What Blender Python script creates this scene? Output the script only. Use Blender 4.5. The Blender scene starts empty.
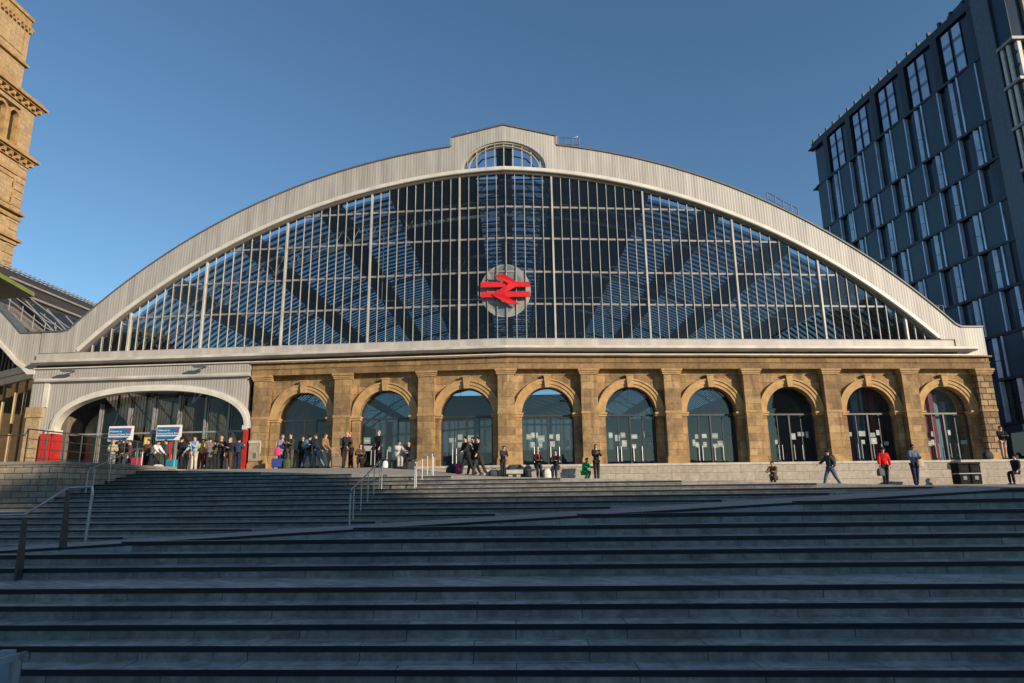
import bpy, bmesh, math, random
from mathutils import Vector, Matrix
random.seed(7)
R = math.radians
scene = bpy.context.scene
col = scene.collection

# ------------------------------------------------------------------ camera model (also used to place things on their ground)
F = 644.0
PITCH = math.atan(143/644.0)
ROLL = -R(0.79)
CAMROT = Matrix.Rotation(math.pi/2+PITCH, 3, 'X') @ Matrix.Rotation(ROLL, 3, 'Z')

def ray(x, y):
    return CAMROT @ Vector(((x-512)/F, -(y-341.5)/F, -1.0))
def at_depth(x, y, Y):
    r = ray(x, y)
    return Vector((r.x*Y/r.y, Y, r.z*Y/r.y))

# ------------------------------------------------------------------ material helpers
def new_mat(name):
    m = bpy.data.materials.new(name); m.use_nodes = True
    nt = m.node_tree
    return m, nt, nt.nodes['Principled BSDF']
def nd(nt, t, **kw):
    n = nt.nodes.new(t)
    for k, v in kw.items():
        setattr(n, k, v)
    return n
def coords(nt):
    return nd(nt, 'ShaderNodeTexCoord').outputs['Object']
def noise(nt, vec, scale, detail=4, rough=.55):
    n = nd(nt, 'ShaderNodeTexNoise'); n.inputs['Scale'].default_value = scale
    n.inputs['Detail'].default_value = detail; n.inputs['Roughness'].default_value = rough
    nt.links.new(vec, n.inputs['Vector']); return n
def ramp(nt, fac, p0, c0, p1, c1):
    r = nd(nt, 'ShaderNodeValToRGB')
    r.color_ramp.elements[0].position = p0; r.color_ramp.elements[0].color = (*c0, 1)
    r.color_ramp.elements[1].position = p1; r.color_ramp.elements[1].color = (*c1, 1)
    nt.links.new(fac, r.inputs['Fac']); return r
def mix(nt, fac, a, b, mode='MIX'):
    n = nd(nt, 'ShaderNodeMix', data_type='RGBA', blend_type=mode)
    for sock, v in ((n.inputs[0], fac), (n.inputs[6], a), (n.inputs[7], b)):
        if hasattr(v, 'is_linked'): nt.links.new(v, sock)
        elif isinstance(v, (int, float)): sock.default_value = v
        else: sock.default_value = (*v, 1)
    return n.outputs[2]
def math_n(nt, op, a, b=None):
    n = nd(nt, 'ShaderNodeMath', operation=op)
    for i, v in enumerate((a, b)):
        if v is None: continue
        if hasattr(v, 'is_linked'): nt.links.new(v, n.inputs[i])
        else: n.inputs[i].default_value = v
    return n.outputs[0]
def bump(nt, bsdf, h, strength, dist=.02):
    b = nd(nt, 'ShaderNodeBump'); b.inputs['Strength'].default_value = strength; b.inputs['Distance'].default_value = dist
    nt.links.new(h, b.inputs['Height']); nt.links.new(b.outputs['Normal'], bsdf.inputs['Normal'])

MATS = {}
def plain(name, c, rough=.6, metal=0.0, var=.18, scale=3.0, bmp=0.0, spec=.5):
    if name in MATS: return MATS[name]
    m, nt, b = new_mat(name)
    n = noise(nt, coords(nt), scale)
    lo = tuple(x*(1-var) for x in c); hi = tuple(min(1, x*(1+var)) for x in c)
    r = ramp(nt, n.outputs['Fac'], .3, lo, .7, hi)
    nt.links.new(r.outputs['Color'], b.inputs['Base Color'])
    b.inputs['Roughness'].default_value = rough; b.inputs['Metallic'].default_value = metal
    b.inputs['Specular IOR Level'].default_value = spec
    if bmp: bump(nt, b, noise(nt, coords(nt), scale*8).outputs['Fac'], bmp)
    MATS[name] = m
    return m

def xz_or_xy(nt, swap=False):
    """object coordinates laid out for a 2D masonry pattern: (along, up) on walls, (x, y) on flats"""
    co = coords(nt)
    sp = nd(nt, 'ShaderNodeSeparateXYZ'); nt.links.new(co, sp.inputs[0])
    g = nd(nt, 'ShaderNodeNewGeometry'); sn = nd(nt, 'ShaderNodeSeparateXYZ'); nt.links.new(g.outputs['Normal'], sn.inputs[0])
    flat = math_n(nt, 'GREATER_THAN', math_n(nt, 'ABSOLUTE', sn.outputs[2]), .7)
    side = math_n(nt, 'GREATER_THAN', math_n(nt, 'ABSOLUTE', sn.outputs[0]), .75)
    a = nd(nt, 'ShaderNodeCombineXYZ'); b = nd(nt, 'ShaderNodeCombineXYZ'); c = nd(nt, 'ShaderNodeCombineXYZ')
    nt.links.new(sp.outputs[0], a.inputs[0]); nt.links.new(sp.outputs[2], a.inputs[1])
    nt.links.new(sp.outputs[0], b.inputs[0]); nt.links.new(sp.outputs[1], b.inputs[1])
    nt.links.new(sp.outputs[1], c.inputs[0]); nt.links.new(sp.outputs[2], c.inputs[1])
    m1 = nd(nt, 'ShaderNodeMix', data_type='VECTOR'); nt.links.new(side, m1.inputs[0])
    nt.links.new(a.outputs[0], m1.inputs[4]); nt.links.new(c.outputs[0], m1.inputs[5])
    m2 = nd(nt, 'ShaderNodeMix', data_type='VECTOR'); nt.links.new(flat, m2.inputs[0])
    nt.links.new(m1.outputs[1], m2.inputs[4]); nt.links.new(b.outputs[0], m2.inputs[5])
    return m2.outputs[1], co

def masonry(name, c1, c2, mortar, w, h, msize=.012, dirt=(.10, .065, .035), dirt_amt=.5, bstr=.5, rough=.85, offset=.5, zoff=0.0, spec=.3, grain=(.74, 1.18)):
    if name in MATS: return MATS[name]
    m, nt, b = new_mat(name)
    v, co = xz_or_xy(nt)
    if zoff:
        mp = nd(nt, 'ShaderNodeMapping'); mp.inputs['Location'].default_value = (0, zoff, 0); nt.links.new(v, mp.inputs['Vector']); v = mp.outputs[0]
    br = nd(nt, 'ShaderNodeTexBrick'); br.offset = offset
    br.inputs['Color1'].default_value = (*c1, 1); br.inputs['Color2'].default_value = (*c2, 1); br.inputs['Mortar'].default_value = (*mortar, 1)
    br.inputs['Scale'].default_value = 1.0; br.inputs['Mortar Size'].default_value = msize; br.inputs['Mortar Smooth'].default_value = .2
    br.inputs['Brick Width'].default_value = w; br.inputs['Row Height'].default_value = h
    nt.links.new(v, br.inputs['Vector'])
    n1 = noise(nt, co, .55, 6, .65); n2 = noise(nt, co, 5.0, 6, .7)
    st = nd(nt, 'ShaderNodeMapping'); st.inputs['Scale'].default_value = (3.2, 3.2, .45); nt.links.new(co, st.inputs['Vector'])
    n3 = noise(nt, st.outputs[0], 1.0, 5, .6)
    f1 = ramp(nt, n1.outputs['Fac'], .45, (0, 0, 0), .72, (1, 1, 1))
    f3 = ramp(nt, n3.outputs['Fac'], .47, (0, 0, 0), .75, (1, 1, 1))
    d = math_n(nt, 'MULTIPLY', math_n(nt, 'MAXIMUM', f1.outputs['Color'], f3.outputs['Color']), dirt_amt)
    c = mix(nt, d, br.outputs['Color'], dirt)
    g = ramp(nt, n2.outputs['Fac'], .3, (grain[0],)*3, .7, (grain[1],)*3)
    c = mix(nt, 1.0, c, g.outputs['Color'], 'MULTIPLY')
    nt.links.new(c, b.inputs['Base Color'])
    b.inputs['Roughness'].default_value = rough; b.inputs['Specular IOR Level'].default_value = spec
    h_ = math_n(nt, 'ADD', math_n(nt, 'MULTIPLY', br.outputs['Fac'], -1.0), math_n(nt, 'MULTIPLY', n2.outputs['Fac'], .5))
    bump(nt, b, h_, bstr, .02)
    MATS[name] = m
    return m

def cladding(name, c, period, axis=0, rough=.5, stain=.25, metal=.0, bstr=.8, spec=.4):
    """profiled metal sheet with upright ribs"""
    if name in MATS: return MATS[name]
    m, nt, b = new_mat(name)
    co = coords(nt); sp = nd(nt, 'ShaderNodeSeparateXYZ'); nt.links.new(co, sp.inputs[0])
    x = math_n(nt, 'FRACT', math_n(nt, 'DIVIDE', sp.outputs[axis], period))
    rib = math_n(nt, 'ABSOLUTE', math_n(nt, 'SUBTRACT', x, .5))
    pr = ramp(nt, rib, .12, (0, 0, 0), .3, (1, 1, 1))
    big = math_n(nt, 'FLOOR', math_n(nt, 'DIVIDE', sp.outputs[axis], period*14))
    wn = nd(nt, 'ShaderNodeTexWhiteNoise', noise_dimensions='1D'); nt.links.new(big, wn.inputs['W'])
    st = nd(nt, 'ShaderNodeMapping'); st.inputs['Scale'].default_value = (2.2, 2.2, .18); nt.links.new(co, st.inputs['Vector'])
    n = noise(nt, st.outputs[0], 1.0, 6, .65)
    base = ramp(nt, n.outputs['Fac'], .3, tuple(v*(1-stain) for v in c), .65, c)
    cc = mix(nt, math_n(nt, 'MULTIPLY', wn.outputs['Value'], .16), base.outputs['Color'], tuple(v*.55 for v in c))
    cc = mix(nt, math_n(nt, 'MULTIPLY', pr.outputs['Color'], .16), cc, tuple(v*.5 for v in c))
    nt.links.new(cc, b.inputs['Base Color'])
    b.inputs['Roughness'].default_value = rough; b.inputs['Metallic'].default_value = metal; b.inputs['Specular IOR Level'].default_value = spec
    bump(nt, b, math_n(nt, 'MULTIPLY', pr.outputs['Color'], -1.0), bstr, .03)
    MATS[name] = m
    return m

def glass(name, tint, refl=1.0, ior=1.5, dirt=.0, dirt_c=(.3, .32, .33), rough=.01):
    """a thin pane: tinted see-through with a Fresnel reflection and a film of dust"""
    if name in MATS: return MATS[name]
    m, nt, b = new_mat(name)
    nt.nodes.remove(b); out = nt.nodes['Material Output']
    tr = nd(nt, 'ShaderNodeBsdfTransparent'); tr.inputs[0].default_value = (*tint, 1)
    gl = nd(nt, 'ShaderNodeBsdfGlossy'); gl.inputs['Roughness'].default_value = rough; gl.inputs[0].default_value = (1, 1, 1, 1)
    fr = nd(nt, 'ShaderNodeFresnel'); fr.inputs['IOR'].default_value = ior
    n = noise(nt, coords(nt), .9, 2); bp = nd(nt, 'ShaderNodeBump'); bp.inputs['Strength'].default_value = .05; bp.inputs['Distance'].default_value = .05
    nt.links.new(n.outputs['Fac'], bp.inputs['Height']); nt.links.new(bp.outputs[0], gl.inputs['Normal'])
    f = math_n(nt, 'MULTIPLY', fr.outputs[0], refl)
    mx = nd(nt, 'ShaderNodeMixShader'); nt.links.new(f, mx.inputs[0]); nt.links.new(tr.outputs[0], mx.inputs[1]); nt.links.new(gl.outputs[0], mx.inputs[2])
    last = mx
    if dirt:
        df = nd(nt, 'ShaderNodeBsdfDiffuse'); df.inputs[0].default_value = (*dirt_c, 1)
        n2 = noise(nt, coords(nt), 1.6, 5, .7)
        dr = ramp(nt, n2.outputs['Fac'], .3, (dirt*.4,)*3, .75, (dirt*1.6,)*3)
        m2 = nd(nt, 'ShaderNodeMixShader'); nt.links.new(dr.outputs['Color'], m2.inputs[0]); nt.links.new(mx.outputs[0], m2.inputs[1]); nt.links.new(df.outputs[0], m2.inputs[2])
        last = m2
    nt.links.new(last.outputs[0], out.inputs[0])
    MATS[name] = m
    return m

SAND = masonry('ashlar sandstone', (.47, .305, .145), (.27, .165, .075), (.17, .105, .055), .95, .43, .010, dirt=(.09, .06, .036), dirt_amt=.95)
SANDTRIM = plain('dressed sandstone', (.36, .225, .098), .85, var=.3, scale=2.2, bmp=.3, spec=.25)
SANDROUGH = masonry('rock faced sandstone', (.42, .29, .155), (.2, .13, .07), (.06, .04, .025), .55, .36, .03, dirt_amt=.6, bstr=1.0)
SANDPALE = masonry('pale tower sandstone', (.48, .335, .185), (.40, .27, .14), (.27, .18, .095), .8, .4, .008, dirt=(.15, .095, .05), dirt_amt=.45)
WALLSTONE = masonry('pale wall stone', (.40, .355, .29), (.33, .29, .235), (.15, .13, .11), 1.5, .42, .01, dirt=(.2, .17, .14), dirt_amt=.45)
RETAIN = masonry('brown retaining stone', (.40, .33, .25), (.27, .22, .165), (.07, .06, .05), .5, .17, .012, dirt=(.09, .075, .06), dirt_amt=.6)
CLAD = cladding('grey white ribbed cladding', (.49, .46, .415), .17, bstr=.22, stain=.42)
CLADB = cladding('grey entrance cladding', (.44, .41, .37), .17, bstr=.3)
TRIMW = plain('white painted metal trim', (.60, .56, .49), .45, var=.14, scale=1.3)
LEDGE = plain('weathered white ledge', (.50, .465, .42), .5, var=.25, scale=.8)
DARKCAP = plain('dark metal capping', (.10, .10, .10), .5)
MULL = plain('pale aluminium glazing bar', (.42, .39, .34), .4, var=.2, scale=1.0)
BARD = plain('dull grey transom', (.23, .22, .20), .5)
GLASSBIG = glass('screen glass', (.74, .82, .86), .7, 1.52, .010)
GLASSDOOR = glass('door glass', (.50, .62, .70), 1.35, 1.55, .010)
GLASSROOF = glass('roof glass', (.60, .66, .68), .5, 1.4, .06)
GLASSDARK = glass('dark tinted glass', (.42, .46, .48), .8, 1.55, .006)
STEELDARK = plain('dark painted iron', (.035, .04, .05), .6)
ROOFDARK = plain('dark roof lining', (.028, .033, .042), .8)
SLAT = plain('roof glazing bar paint', (.045, .05, .06), .6)
STEEL = plain('brushed stainless steel', (.40, .41, .42), .4, 1.0, var=.08)
STEELPOST = plain('bronze grey post', (.10, .095, .09), .45, .6)
RED = plain('red paint', (.42, .025, .02), .45, var=.2)
REDEMB = plain('red enamel', (.62, .012, .015), .4, var=.06)
BLACK = plain('black plastic', (.018, .018, .02), .5)
WHITE = plain('white paper', (.30, .335, .32), .7, var=.25)
WHITE2 = plain('grey green paper', (.22, .27, .26), .7, var=.25)
FRAME = plain('dark door frame', (.03, .034, .038), .4)
NOSE = plain('black granite nosing', (.012, .013, .015), .5, spec=.3)
FLOORIN = plain('concourse floor', (.22, .21, .2), .35)
SKIN = plain('skin', (.50, .29, .21), .55, var=.08)
SKIND = plain('brown skin', (.20, .10, .06), .55, var=.08)

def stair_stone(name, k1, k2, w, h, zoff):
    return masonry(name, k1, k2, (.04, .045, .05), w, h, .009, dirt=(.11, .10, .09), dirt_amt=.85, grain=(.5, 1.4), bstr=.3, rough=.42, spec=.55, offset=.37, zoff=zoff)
GRAN = stair_stone('shaded granite risers', (.27, .24, .21), (.19, .17, .15), 1.55, .19, .04)  # darker copy for the risers, their shade painted into the colour
GRANT = stair_stone('skylit granite treads', (.52, .46, .40), (.41, .365, .32), 1.55, .42, .04)  # lighter copy for the treads, sky light painted into the colour
GRANU = stair_stone('pale granite steps', (.29, .275, .245), (.225, .215, .19), 1.55, .115, .03)
def pavers():
    m = masonry('diagonal pavers', (.52, .46, .41), (.33, .285, .25), (.15, .14, .13), .55, .16, .006, dirt=(.14, .11, .085), dirt_amt=.5, bstr=.2, rough=.65)
    nt = m.node_tree
    br = [n for n in nt.nodes if n.type == 'TEX_BRICK'][0]
    src = br.inputs['Vector'].links[0].from_socket
    mp = nd(nt, 'ShaderNodeMapping'); mp.inputs['Rotation'].default_value = (0, 0, R(38)); nt.links.new(src, mp.inputs['Vector']); nt.links.new(mp.outputs[0], br.inputs['Vector'])
    return m
PAVD = pavers()
PAVE = masonry('plaza paving', (.36, .335, .29), (.30, .28, .245), (.1, .095, .085), .9, .6, .006, dirt=(.17, .155, .135), dirt_amt=.4, bstr=.2, rough=.7)

# ------------------------------------------------------------------ mesh helpers
class MB:
    def __init__(self):
        self.v = []; self.f = []; self.m = []
    def face(self, pts, mi=0):
        b = len(self.v); self.v += [tuple(p) for p in pts]; self.f.append(tuple(range(b, b+len(pts)))); self.m.append(mi)
    def hexa(self, c, mi=0):
        """8 corners: 0-3 bottom ring, 4-7 top ring"""
        b = len(self.v); self.v += [tuple(p) for p in c]
        for q in ((0, 3, 2, 1), (4, 5, 6, 7), (0, 1, 5, 4), (1, 2, 6, 5), (2, 3, 7, 6), (3, 0, 4, 7)):
            self.f.append(tuple(b+i for i in q)); self.m.append(mi)
    def box(self, a0, a1, b0, b1, z0, z1, fn=None, mi=0):
        fn = fn or (lambda x, y, z: (x, y, z))
        self.hexa([fn(a0, b0, z0), fn(a1, b0, z0), fn(a1, b1, z0), fn(a0, b1, z0), fn(a0, b0, z1), fn(a1, b0, z1), fn(a1, b1, z1), fn(a0, b1, z1)], mi)
    def loft(self, rings, closed=True, caps=True, mi=0):
        b = len(self.v); n = len(rings[0])
        for r in rings: self.v += [tuple(p) for p in r]
        for i in range(len(rings)-1):
            for j in range(n if closed else n-1):
                k = (j+1) % n
                self.f.append((b+i*n+j, b+i*n+k, b+(i+1)*n+k, b+(i+1)*n+j)); self.m.append(mi)
        if caps and closed:
            self.f.append(tuple(b+j for j in range(n))[::-1]); self.m.append(mi)
            self.f.append(tuple(b+(len(rings)-1)*n+j for j in range(n))); self.m.append(mi)
    def tube(self, pts, r, n=8, mi=0, r1=None):
        pts = [Vector(p) for p in pts]; rings = []
        for i, p in enumerate(pts):
            d = (pts[min(i+1, len(pts)-1)]-pts[max(i-1, 0)]).normalized()
            up = Vector((0, 0, 1)) if abs(d.z) < .9 else Vector((0, 1, 0))
            a = d.cross(up).normalized(); c = a.cross(d).normalized()
            rr = r if r1 is None else r+(r1-r)*i/(len(pts)-1)
            rings.append([p+a*(rr*math.cos(2*math.pi*k/n))+c*(rr*math.sin(2*math.pi*k/n)) for k in range(n)])
        self.loft(rings, mi=mi)
    def ell(self, c, r, n=10, m=7, mi=0):
        rings = []
        for i in range(m):
            t = math.pi*(i+.02)/(m-1+.04)
            rings.append([(c[0]+r[0]*math.sin(t)*math.cos(2*math.pi*k/n), c[1]+r[1]*math.sin(t)*math.sin(2*math.pi*k/n), c[2]-r[2]*math.cos(t)) for k in range(n)])
        self.loft(rings, mi=mi)
    def build(self, name, mats, parent=None, origin=None, smooth=False, bevel=0, fix=True):
        me = bpy.data.meshes.new(name)
        off = Vector((0, 0, 0))
        if parent is not None and origin is None:
            p = parent
            while p is not None: off += p.location; p = p.parent
        if origin is not None: off = Vector(origin)
        me.from_pydata([tuple(Vector(v)-off) for v in self.v], [], self.f)
        for m in (mats if isinstance(mats, (list, tuple)) else [mats]): me.materials.append(m)
        for p, mi in zip(me.polygons, self.m):
            p.material_index = mi; p.use_smooth = smooth
        if fix:
            bm = bmesh.new(); bm.from_mesh(me); bmesh.ops.remove_doubles(bm, verts=bm.verts, dist=1e-5)
            bmesh.ops.recalc_face_normals(bm, faces=bm.faces); bm.to_mesh(me); bm.free()
        me.update()
        o = bpy.data.objects.new(name, me); col.objects.link(o)
        if parent is not None: o.parent = parent
        elif origin is not None: o.location = origin
        if bevel:
            md = o.modifiers.new('edge', 'BEVEL'); md.width = bevel; md.segments = 1; md.limit_method = 'ANGLE'
        return o

def tag(o, label, cat, group=None):
    o['label'] = label; o['category'] = cat
    if group: o['group'] = group
    return o
def thing(name, label, cat, loc=(0, 0, 0), rz=0, group=None):
    o = bpy.data.objects.new(name, None); col.objects.link(o); o.location = loc; o.rotation_euler = (0, 0, rz)
    o.empty_display_size = .2
    return tag(o, label, cat, group)
def struct(o, kind='structure'):
    o['kind'] = kind; return o

# facade coordinates: s along the front (kinked at s = 0), o towards the street, z up (z = 0 is the eye level)
CX, CY, AL, AR = -.345, 36.0, R(5.1), R(4.5)
def B(s, o, z):
    a = AL if s < 0 else AR
    return (CX+s*math.cos(a), CY+abs(s)*math.sin(a)-o, z)
def fbox(mb, s0, s1, o0, o1, z0, z1, mi=0):
    """box in facade coordinates, split at the kink"""
    cuts = [s0]+([0.0] if s0 < -1e-6 and s1 > 1e-6 else [])+[s1]
    rings = [[B(s, o1, z0), B(s, o0, z0), B(s, o0, z1), B(s, o1, z1)] for s in cuts]
    mb.loft(rings, mi=mi)
def fsweep(mb, prof, s0, s1, mi=0):
    """closed (o, z) profile swept along the facade"""
    cuts = [s0]+([0.0] if s0 < -1e-6 and s1 > 1e-6 else [])+[s1]
    mb.loft([[B(s, o, z) for o, z in prof] for s in cuts], mi=mi)
def fpoly(mb, poly, o0, o1, mi=0):
    """polygon in (s, z) given thickness between o0 and o1"""
    mb.loft([[B(s, o0, z) for s, z in poly], [B(s, o1, z) for s, z in poly]], mi=mi)

# ================================================================== PEOPLE
def skin_mesh(pts, edges, rad, sub=1):
    me = bpy.data.meshes.new('tmp'); me.from_pydata([tuple(p) for p in pts], edges, [])
    o = bpy.data.objects.new('tmp', me); col.objects.link(o)
    o.modifiers.new('s', 'SKIN'); sv = me.skin_vertices[0].data
    for i, r in enumerate(rad):
        sv[i].radius = r if isinstance(r, tuple) else (r, r); sv[i].use_root = (i == 0)
    m = o.modifiers.new('u', 'SUBSURF'); m.levels = sub; m.render_levels = sub
    dg = bpy.context.evaluated_depsgraph_get(); dg.update()
    out = bpy.data.meshes.new_from_object(o.evaluated_get(dg))
    v = [tuple(x.co) for x in out.vertices]; f = [tuple(p.vertices) for p in out.polygons]
    bpy.data.objects.remove(o); bpy.data.meshes.remove(me); bpy.data.meshes.remove(out)
    return v, f

def person(label, loc, rz=0, H=1.74, pose='stand', lean=3, head=0, coat=(.03, .03, .035), trousers=(.03, .035, .05), hair=(.04, .025, .015), skin=SKIN,
           arms=None, legs=None, hairlen=0, long_coat=False, hem=None, hat=None, shoes=(.02, .02, .02), scarf=None, seat=.45, group='people outside the station', hood=None):
    S = H/1.75
    if arms is None:
        q = random.Random(len(label)*31+int(loc[0]*97)); arms = tuple((q.uniform(-8, 35), q.choice((12, 20, 45, 95, 110)), q.uniform(5, 14)) for _ in range(2)); lean += q.uniform(-2, 7); head += q.uniform(-6, 14)
    fwd = lambda a: Vector((0, -math.sin(R(a)), -math.cos(R(a))))
    if legs is None:
        legs = {'stand': ((3, 2), (-3, 2)), 'walk': ((24, 6), (-20, 16)), 'sit': ((82, 84), (76, 80)), 'crouch': ((112, 135), (98, 128))}[pose]
    th, sh = .43*S, .42*S
    ank = []
    for (h, k) in legs:
        a = fwd(h)*th + fwd(h-k)*sh; ank.append(a)
    hz = seat+.10*S if pose == 'sit' else max(-a.z for a in ank)+.075*S
    if pose == 'sit':
        ank = [Vector((0, fwd(h).y*th+fwd(h-k).y*sh, 0)) for h, k in legs]
    P = Vector((0, 0, hz))
    up = Vector((0, -math.sin(R(lean)), math.cos(R(lean))))
    W1, CH, NK = P+up*.2*S, P+up*.42*S, P+up*.555*S
    hu = Vector((0, -math.sin(R(lean*.5+head)), math.cos(R(lean*.5+head))))
    H0, H1, H2 = NK+hu*.085*S, NK+hu*.155*S, NK+hu*.235*S
    pts = [P, W1, CH, NK, H0, H1, H2]; rad = [(.115*S, .085*S), (.11*S, .08*S), (.12*S, .085*S), .05*S, (.062*S, .07*S), (.074*S, .088*S), (.058*S, .07*S)]
    edges = [(0, 1), (1, 2), (2, 3), (3, 4), (4, 5), (5, 6)]
    nose = H1+Vector((0, -.105*S, -.012*S)); pts.append(nose); rad.append(.014*S); edges.append((5, len(pts)-1))
    jp = [P+up*-.02*S, W1, CH, NK+up*-.035*S]; jr = [(.175*S, .135*S), (.155*S, .125*S), (.168*S, .13*S), (.08*S, .075*S)]; je = [(0, 1), (1, 2), (2, 3)]
    if long_coat or hem:
        d = hem or .42
        low = P+Vector((0, (sum(a.y for a in ank)/2)*.3*S if pose != 'sit' else 0, -d*S))
        jp.append(low); jr.append((.165*S, .13*S)); je.append((0, 4))
    tp = [P]; tr = [(.128*S, .1*S)]; te = []
    hands = []; feet = []
    for i, sx in enumerate((-1, 1)):
        a, e = arms[i][0], arms[i][1]; b = arms[i][2] if len(arms[i]) > 2 else 8
        sh0 = CH+up*.085*S+Vector((sx*.165*S, 0, 0))
        d1 = fwd(a); d1 = Vector((sx*math.sin(R(b)), d1.y*math.cos(R(b)), d1.z*math.cos(R(b))))
        d2 = fwd(a+e); inn = -.35 if e > 50 else .05
        d2 = Vector((sx*inn, d2.y, d2.z)).normalized()
        el = sh0+d1*.29*S; wr = el+d2*.25*S; pm = wr+d2*.085*S
        k = len(pts); pts += [sh0, el, wr, pm]; rad += [.05*S, .038*S, (.026*S, .022*S), (.036*S, .02*S)]
        edges += [(2, k), (k, k+1), (k+1, k+2), (k+2, k+3)]
        k = len(jp); jp += [sh0, el, wr-d2*.02*S]; jr += [.092*S, .074*S, .056*S]; je += [(2, k), (k, k+1), (k+1, k+2)]
        hands.append((wr, pm, d2, sx))
        h, kk = legs[i]
        hip = P+Vector((sx*.088*S, 0, -.03*S)); kn = hip+fwd(h)*th; an = kn+fwd(h-kk)*sh
        if pose == 'sit': an = Vector((an.x, an.y, .075*S)); kn.z = max(kn.z, seat+.05*S)
        k = len(pts); pts += [hip, kn, an]; rad += [.078*S, .052*S, .036*S]; edges += [(0, k), (k, k+1), (k+1, k+2)]
        k = len(tp); mid = (hip+kn)/2
        tp += [hip, mid, kn, an+Vector((0, 0, -.01*S))]; tr += [.11*S, .1*S, .078*S, .066*S]; te += [(0, k), (k, k+1), (k+1, k+2), (k+2, k+3)]
        fa = h-kk if pose != 'sit' else 0
        feet.append((an, max(-35, min(18, fa))))
    root = thing('person', label, 'person', loc, rz, group)
    mb = MB(); mb.v, mb.f = skin_mesh(pts, edges, rad); mb.m = [0]*len(mb.f)
    for wr, pm, d2, sx in hands:
        side = Vector((0, 1, 0)) if abs(d2.y) < .8 else Vector((1, 0, 0))
        side = (side-d2*side.dot(d2)).normalized(); inn = Vector((-sx, 0, 0))
        for q, ln in enumerate((.062, .072, .068, .052)):
            b0 = pm+side*(.027-.018*q)*S; b1 = b0+d2*ln*.5*S+inn*.008*S; b2 = b1+d2*ln*.4*S+inn*.025*S
            mb.tube([b0-d2*.02*S, b1, b2], .010*S, 6, r1=.007*S)
        t0 = wr+d2*.03*S+side*.022*S; mb.tube([t0, t0+side*.03*S+d2*.03*S, t0+side*.035*S+d2*.065*S+inn*.01*S], .011*S, 6, r1=.008*S)
    for sx in (-1, 1):
        mb.ell(H1+Vector((sx*.078*S, .01*S, -.008*S)), (.012*S, .022*S, .032*S), 6, 5)
        mb.ell(H1+Vector((sx*.032*S, -.083*S, .012*S)), (.011*S, .008*S, .008*S), 6, 5, 1)
    mb.ell(H1+Vector((0, -.083*S, -.055*S)), (.022*S, .008*S, .006*S), 6, 5, 2)
    mb.build('body', [skin, BLACK, plain('lips', (.32, .1, .09))], root, origin=(0, 0, 0), smooth=True, fix=False)
    def cloth(c):
        key = 'cloth %.3f %.3f %.3f' % c
        return plain(key, c, .85, var=.25, scale=9, bmp=.3, spec=.15)
    mb = MB(); mb.v, mb.f = skin_mesh(tp, te, tr); mb.m = [0]*len(mb.f); mb.build('trousers', cloth(trousers), root, origin=(0, 0, 0), smooth=True, fix=False)
    mb = MB(); mb.v, mb.f = skin_mesh(jp, je, jr); mb.m = [0]*len(mb.f)
    mb.build('coat' if (long_coat or hem) else 'jacket', cloth(coat), root, origin=(0, 0, 0), smooth=True, fix=False)
    for an, fa in feet:
        mb = MB(); d = Vector((0, -math.cos(R(fa)), math.sin(R(fa)))); u = Vector((0, -d.z*-1, 0)); n = Vector((0, d.z, -d.y)) if True else u
        n = Vector((0, math.sin(R(fa)), math.cos(R(fa))))
        rings = []
        for t, w, hgt in ((-.07, .028, .07), (-.04, .042, .095), (.02, .044, .095), (.09, .048, .06), (.15, .046, .045), (.185, .028, .03)):
            c = an+d*t*S-n*.075*S
            rings.append([c+Vector((w*S*math.cos(q), 0, 0))+n*(hgt*S*max(0, math.sin(q))) for q in [2*math.pi*k/10 for k in range(10)]])
        mb.loft(rings); mb.build('shoe', cloth(shoes), root, origin=(0, 0, 0), smooth=True)
    if hair is not None:
        mb = MB(); rings = []
        fw = Vector((0, -1, 0))
        for t in range(7):
            a = t/6*math.pi*.62; rr = math.sin(a)*1.0+.02; zz = math.cos(a)
            rings.append([H1+Vector((0, .014*S, .022*S))+hu*(zz*.112*S)+Vector((rr*.088*S*math.cos(q), rr*.102*S*math.sin(q)+(.03*S*max(0, -math.sin(q)) if t > 3 else 0), (.045*S*max(0, -math.sin(q)) if t > 3 else 0))) for q in [2*math.pi*k/14 for k in range(14)]])
        if hairlen:
            for s_, w in ((.4, .95), (1, .8)):
                rings.append([H1+Vector((0, .035*S, -.03*S-hairlen*s_*S))+Vector((w*.095*S*math.cos(q), w*.06*S*math.sin(q)+.02*S, 0)) for q in [2*math.pi*k/14 for k in range(14)]])
        mb.loft(rings); mb.build('hair', cloth(hair), root, origin=(0, 0, 0), smooth=True)
    if hat:
        mb = MB(); rings = []
        for t in range(6):
            a = t/5*math.pi*.5; rings.append([H1+hu*(math.cos(a)*.125*S+.015*S)+Vector((.1*S*math.sin(a)*math.cos(q), .115*S*math.sin(a)*math.sin(q), 0)) for q in [2*math.pi*k/14 for k in range(14)]])
        mb.loft(rings); mb.build('hat', cloth(hat), root, origin=(0, 0, 0), smooth=True)
    if scarf:
        mb = MB(); c = NK+up*-.01*S
        mb.tube([c+Vector((.085*S*math.cos(q), .085*S*math.sin(q), -.01*math.sin(q))) for q in [2*math.pi*k/12 for k in range(13)]], .04*S, 8)
        mb.tube([c+Vector((.03*S, -.1*S, 0)), c+Vector((.04*S, -.135*S, -.14*S)), c+Vector((.04*S, -.13*S, -.3*S))], .036*S, 8)
        mb.build('scarf', cloth(scarf), root, origin=(0, 0, 0), smooth=True)
    root['_hand'] = 0; del root['_hand']
    M = Matrix.Translation(Vector(loc)) @ Matrix.Rotation(rz, 4, 'Z')
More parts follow.
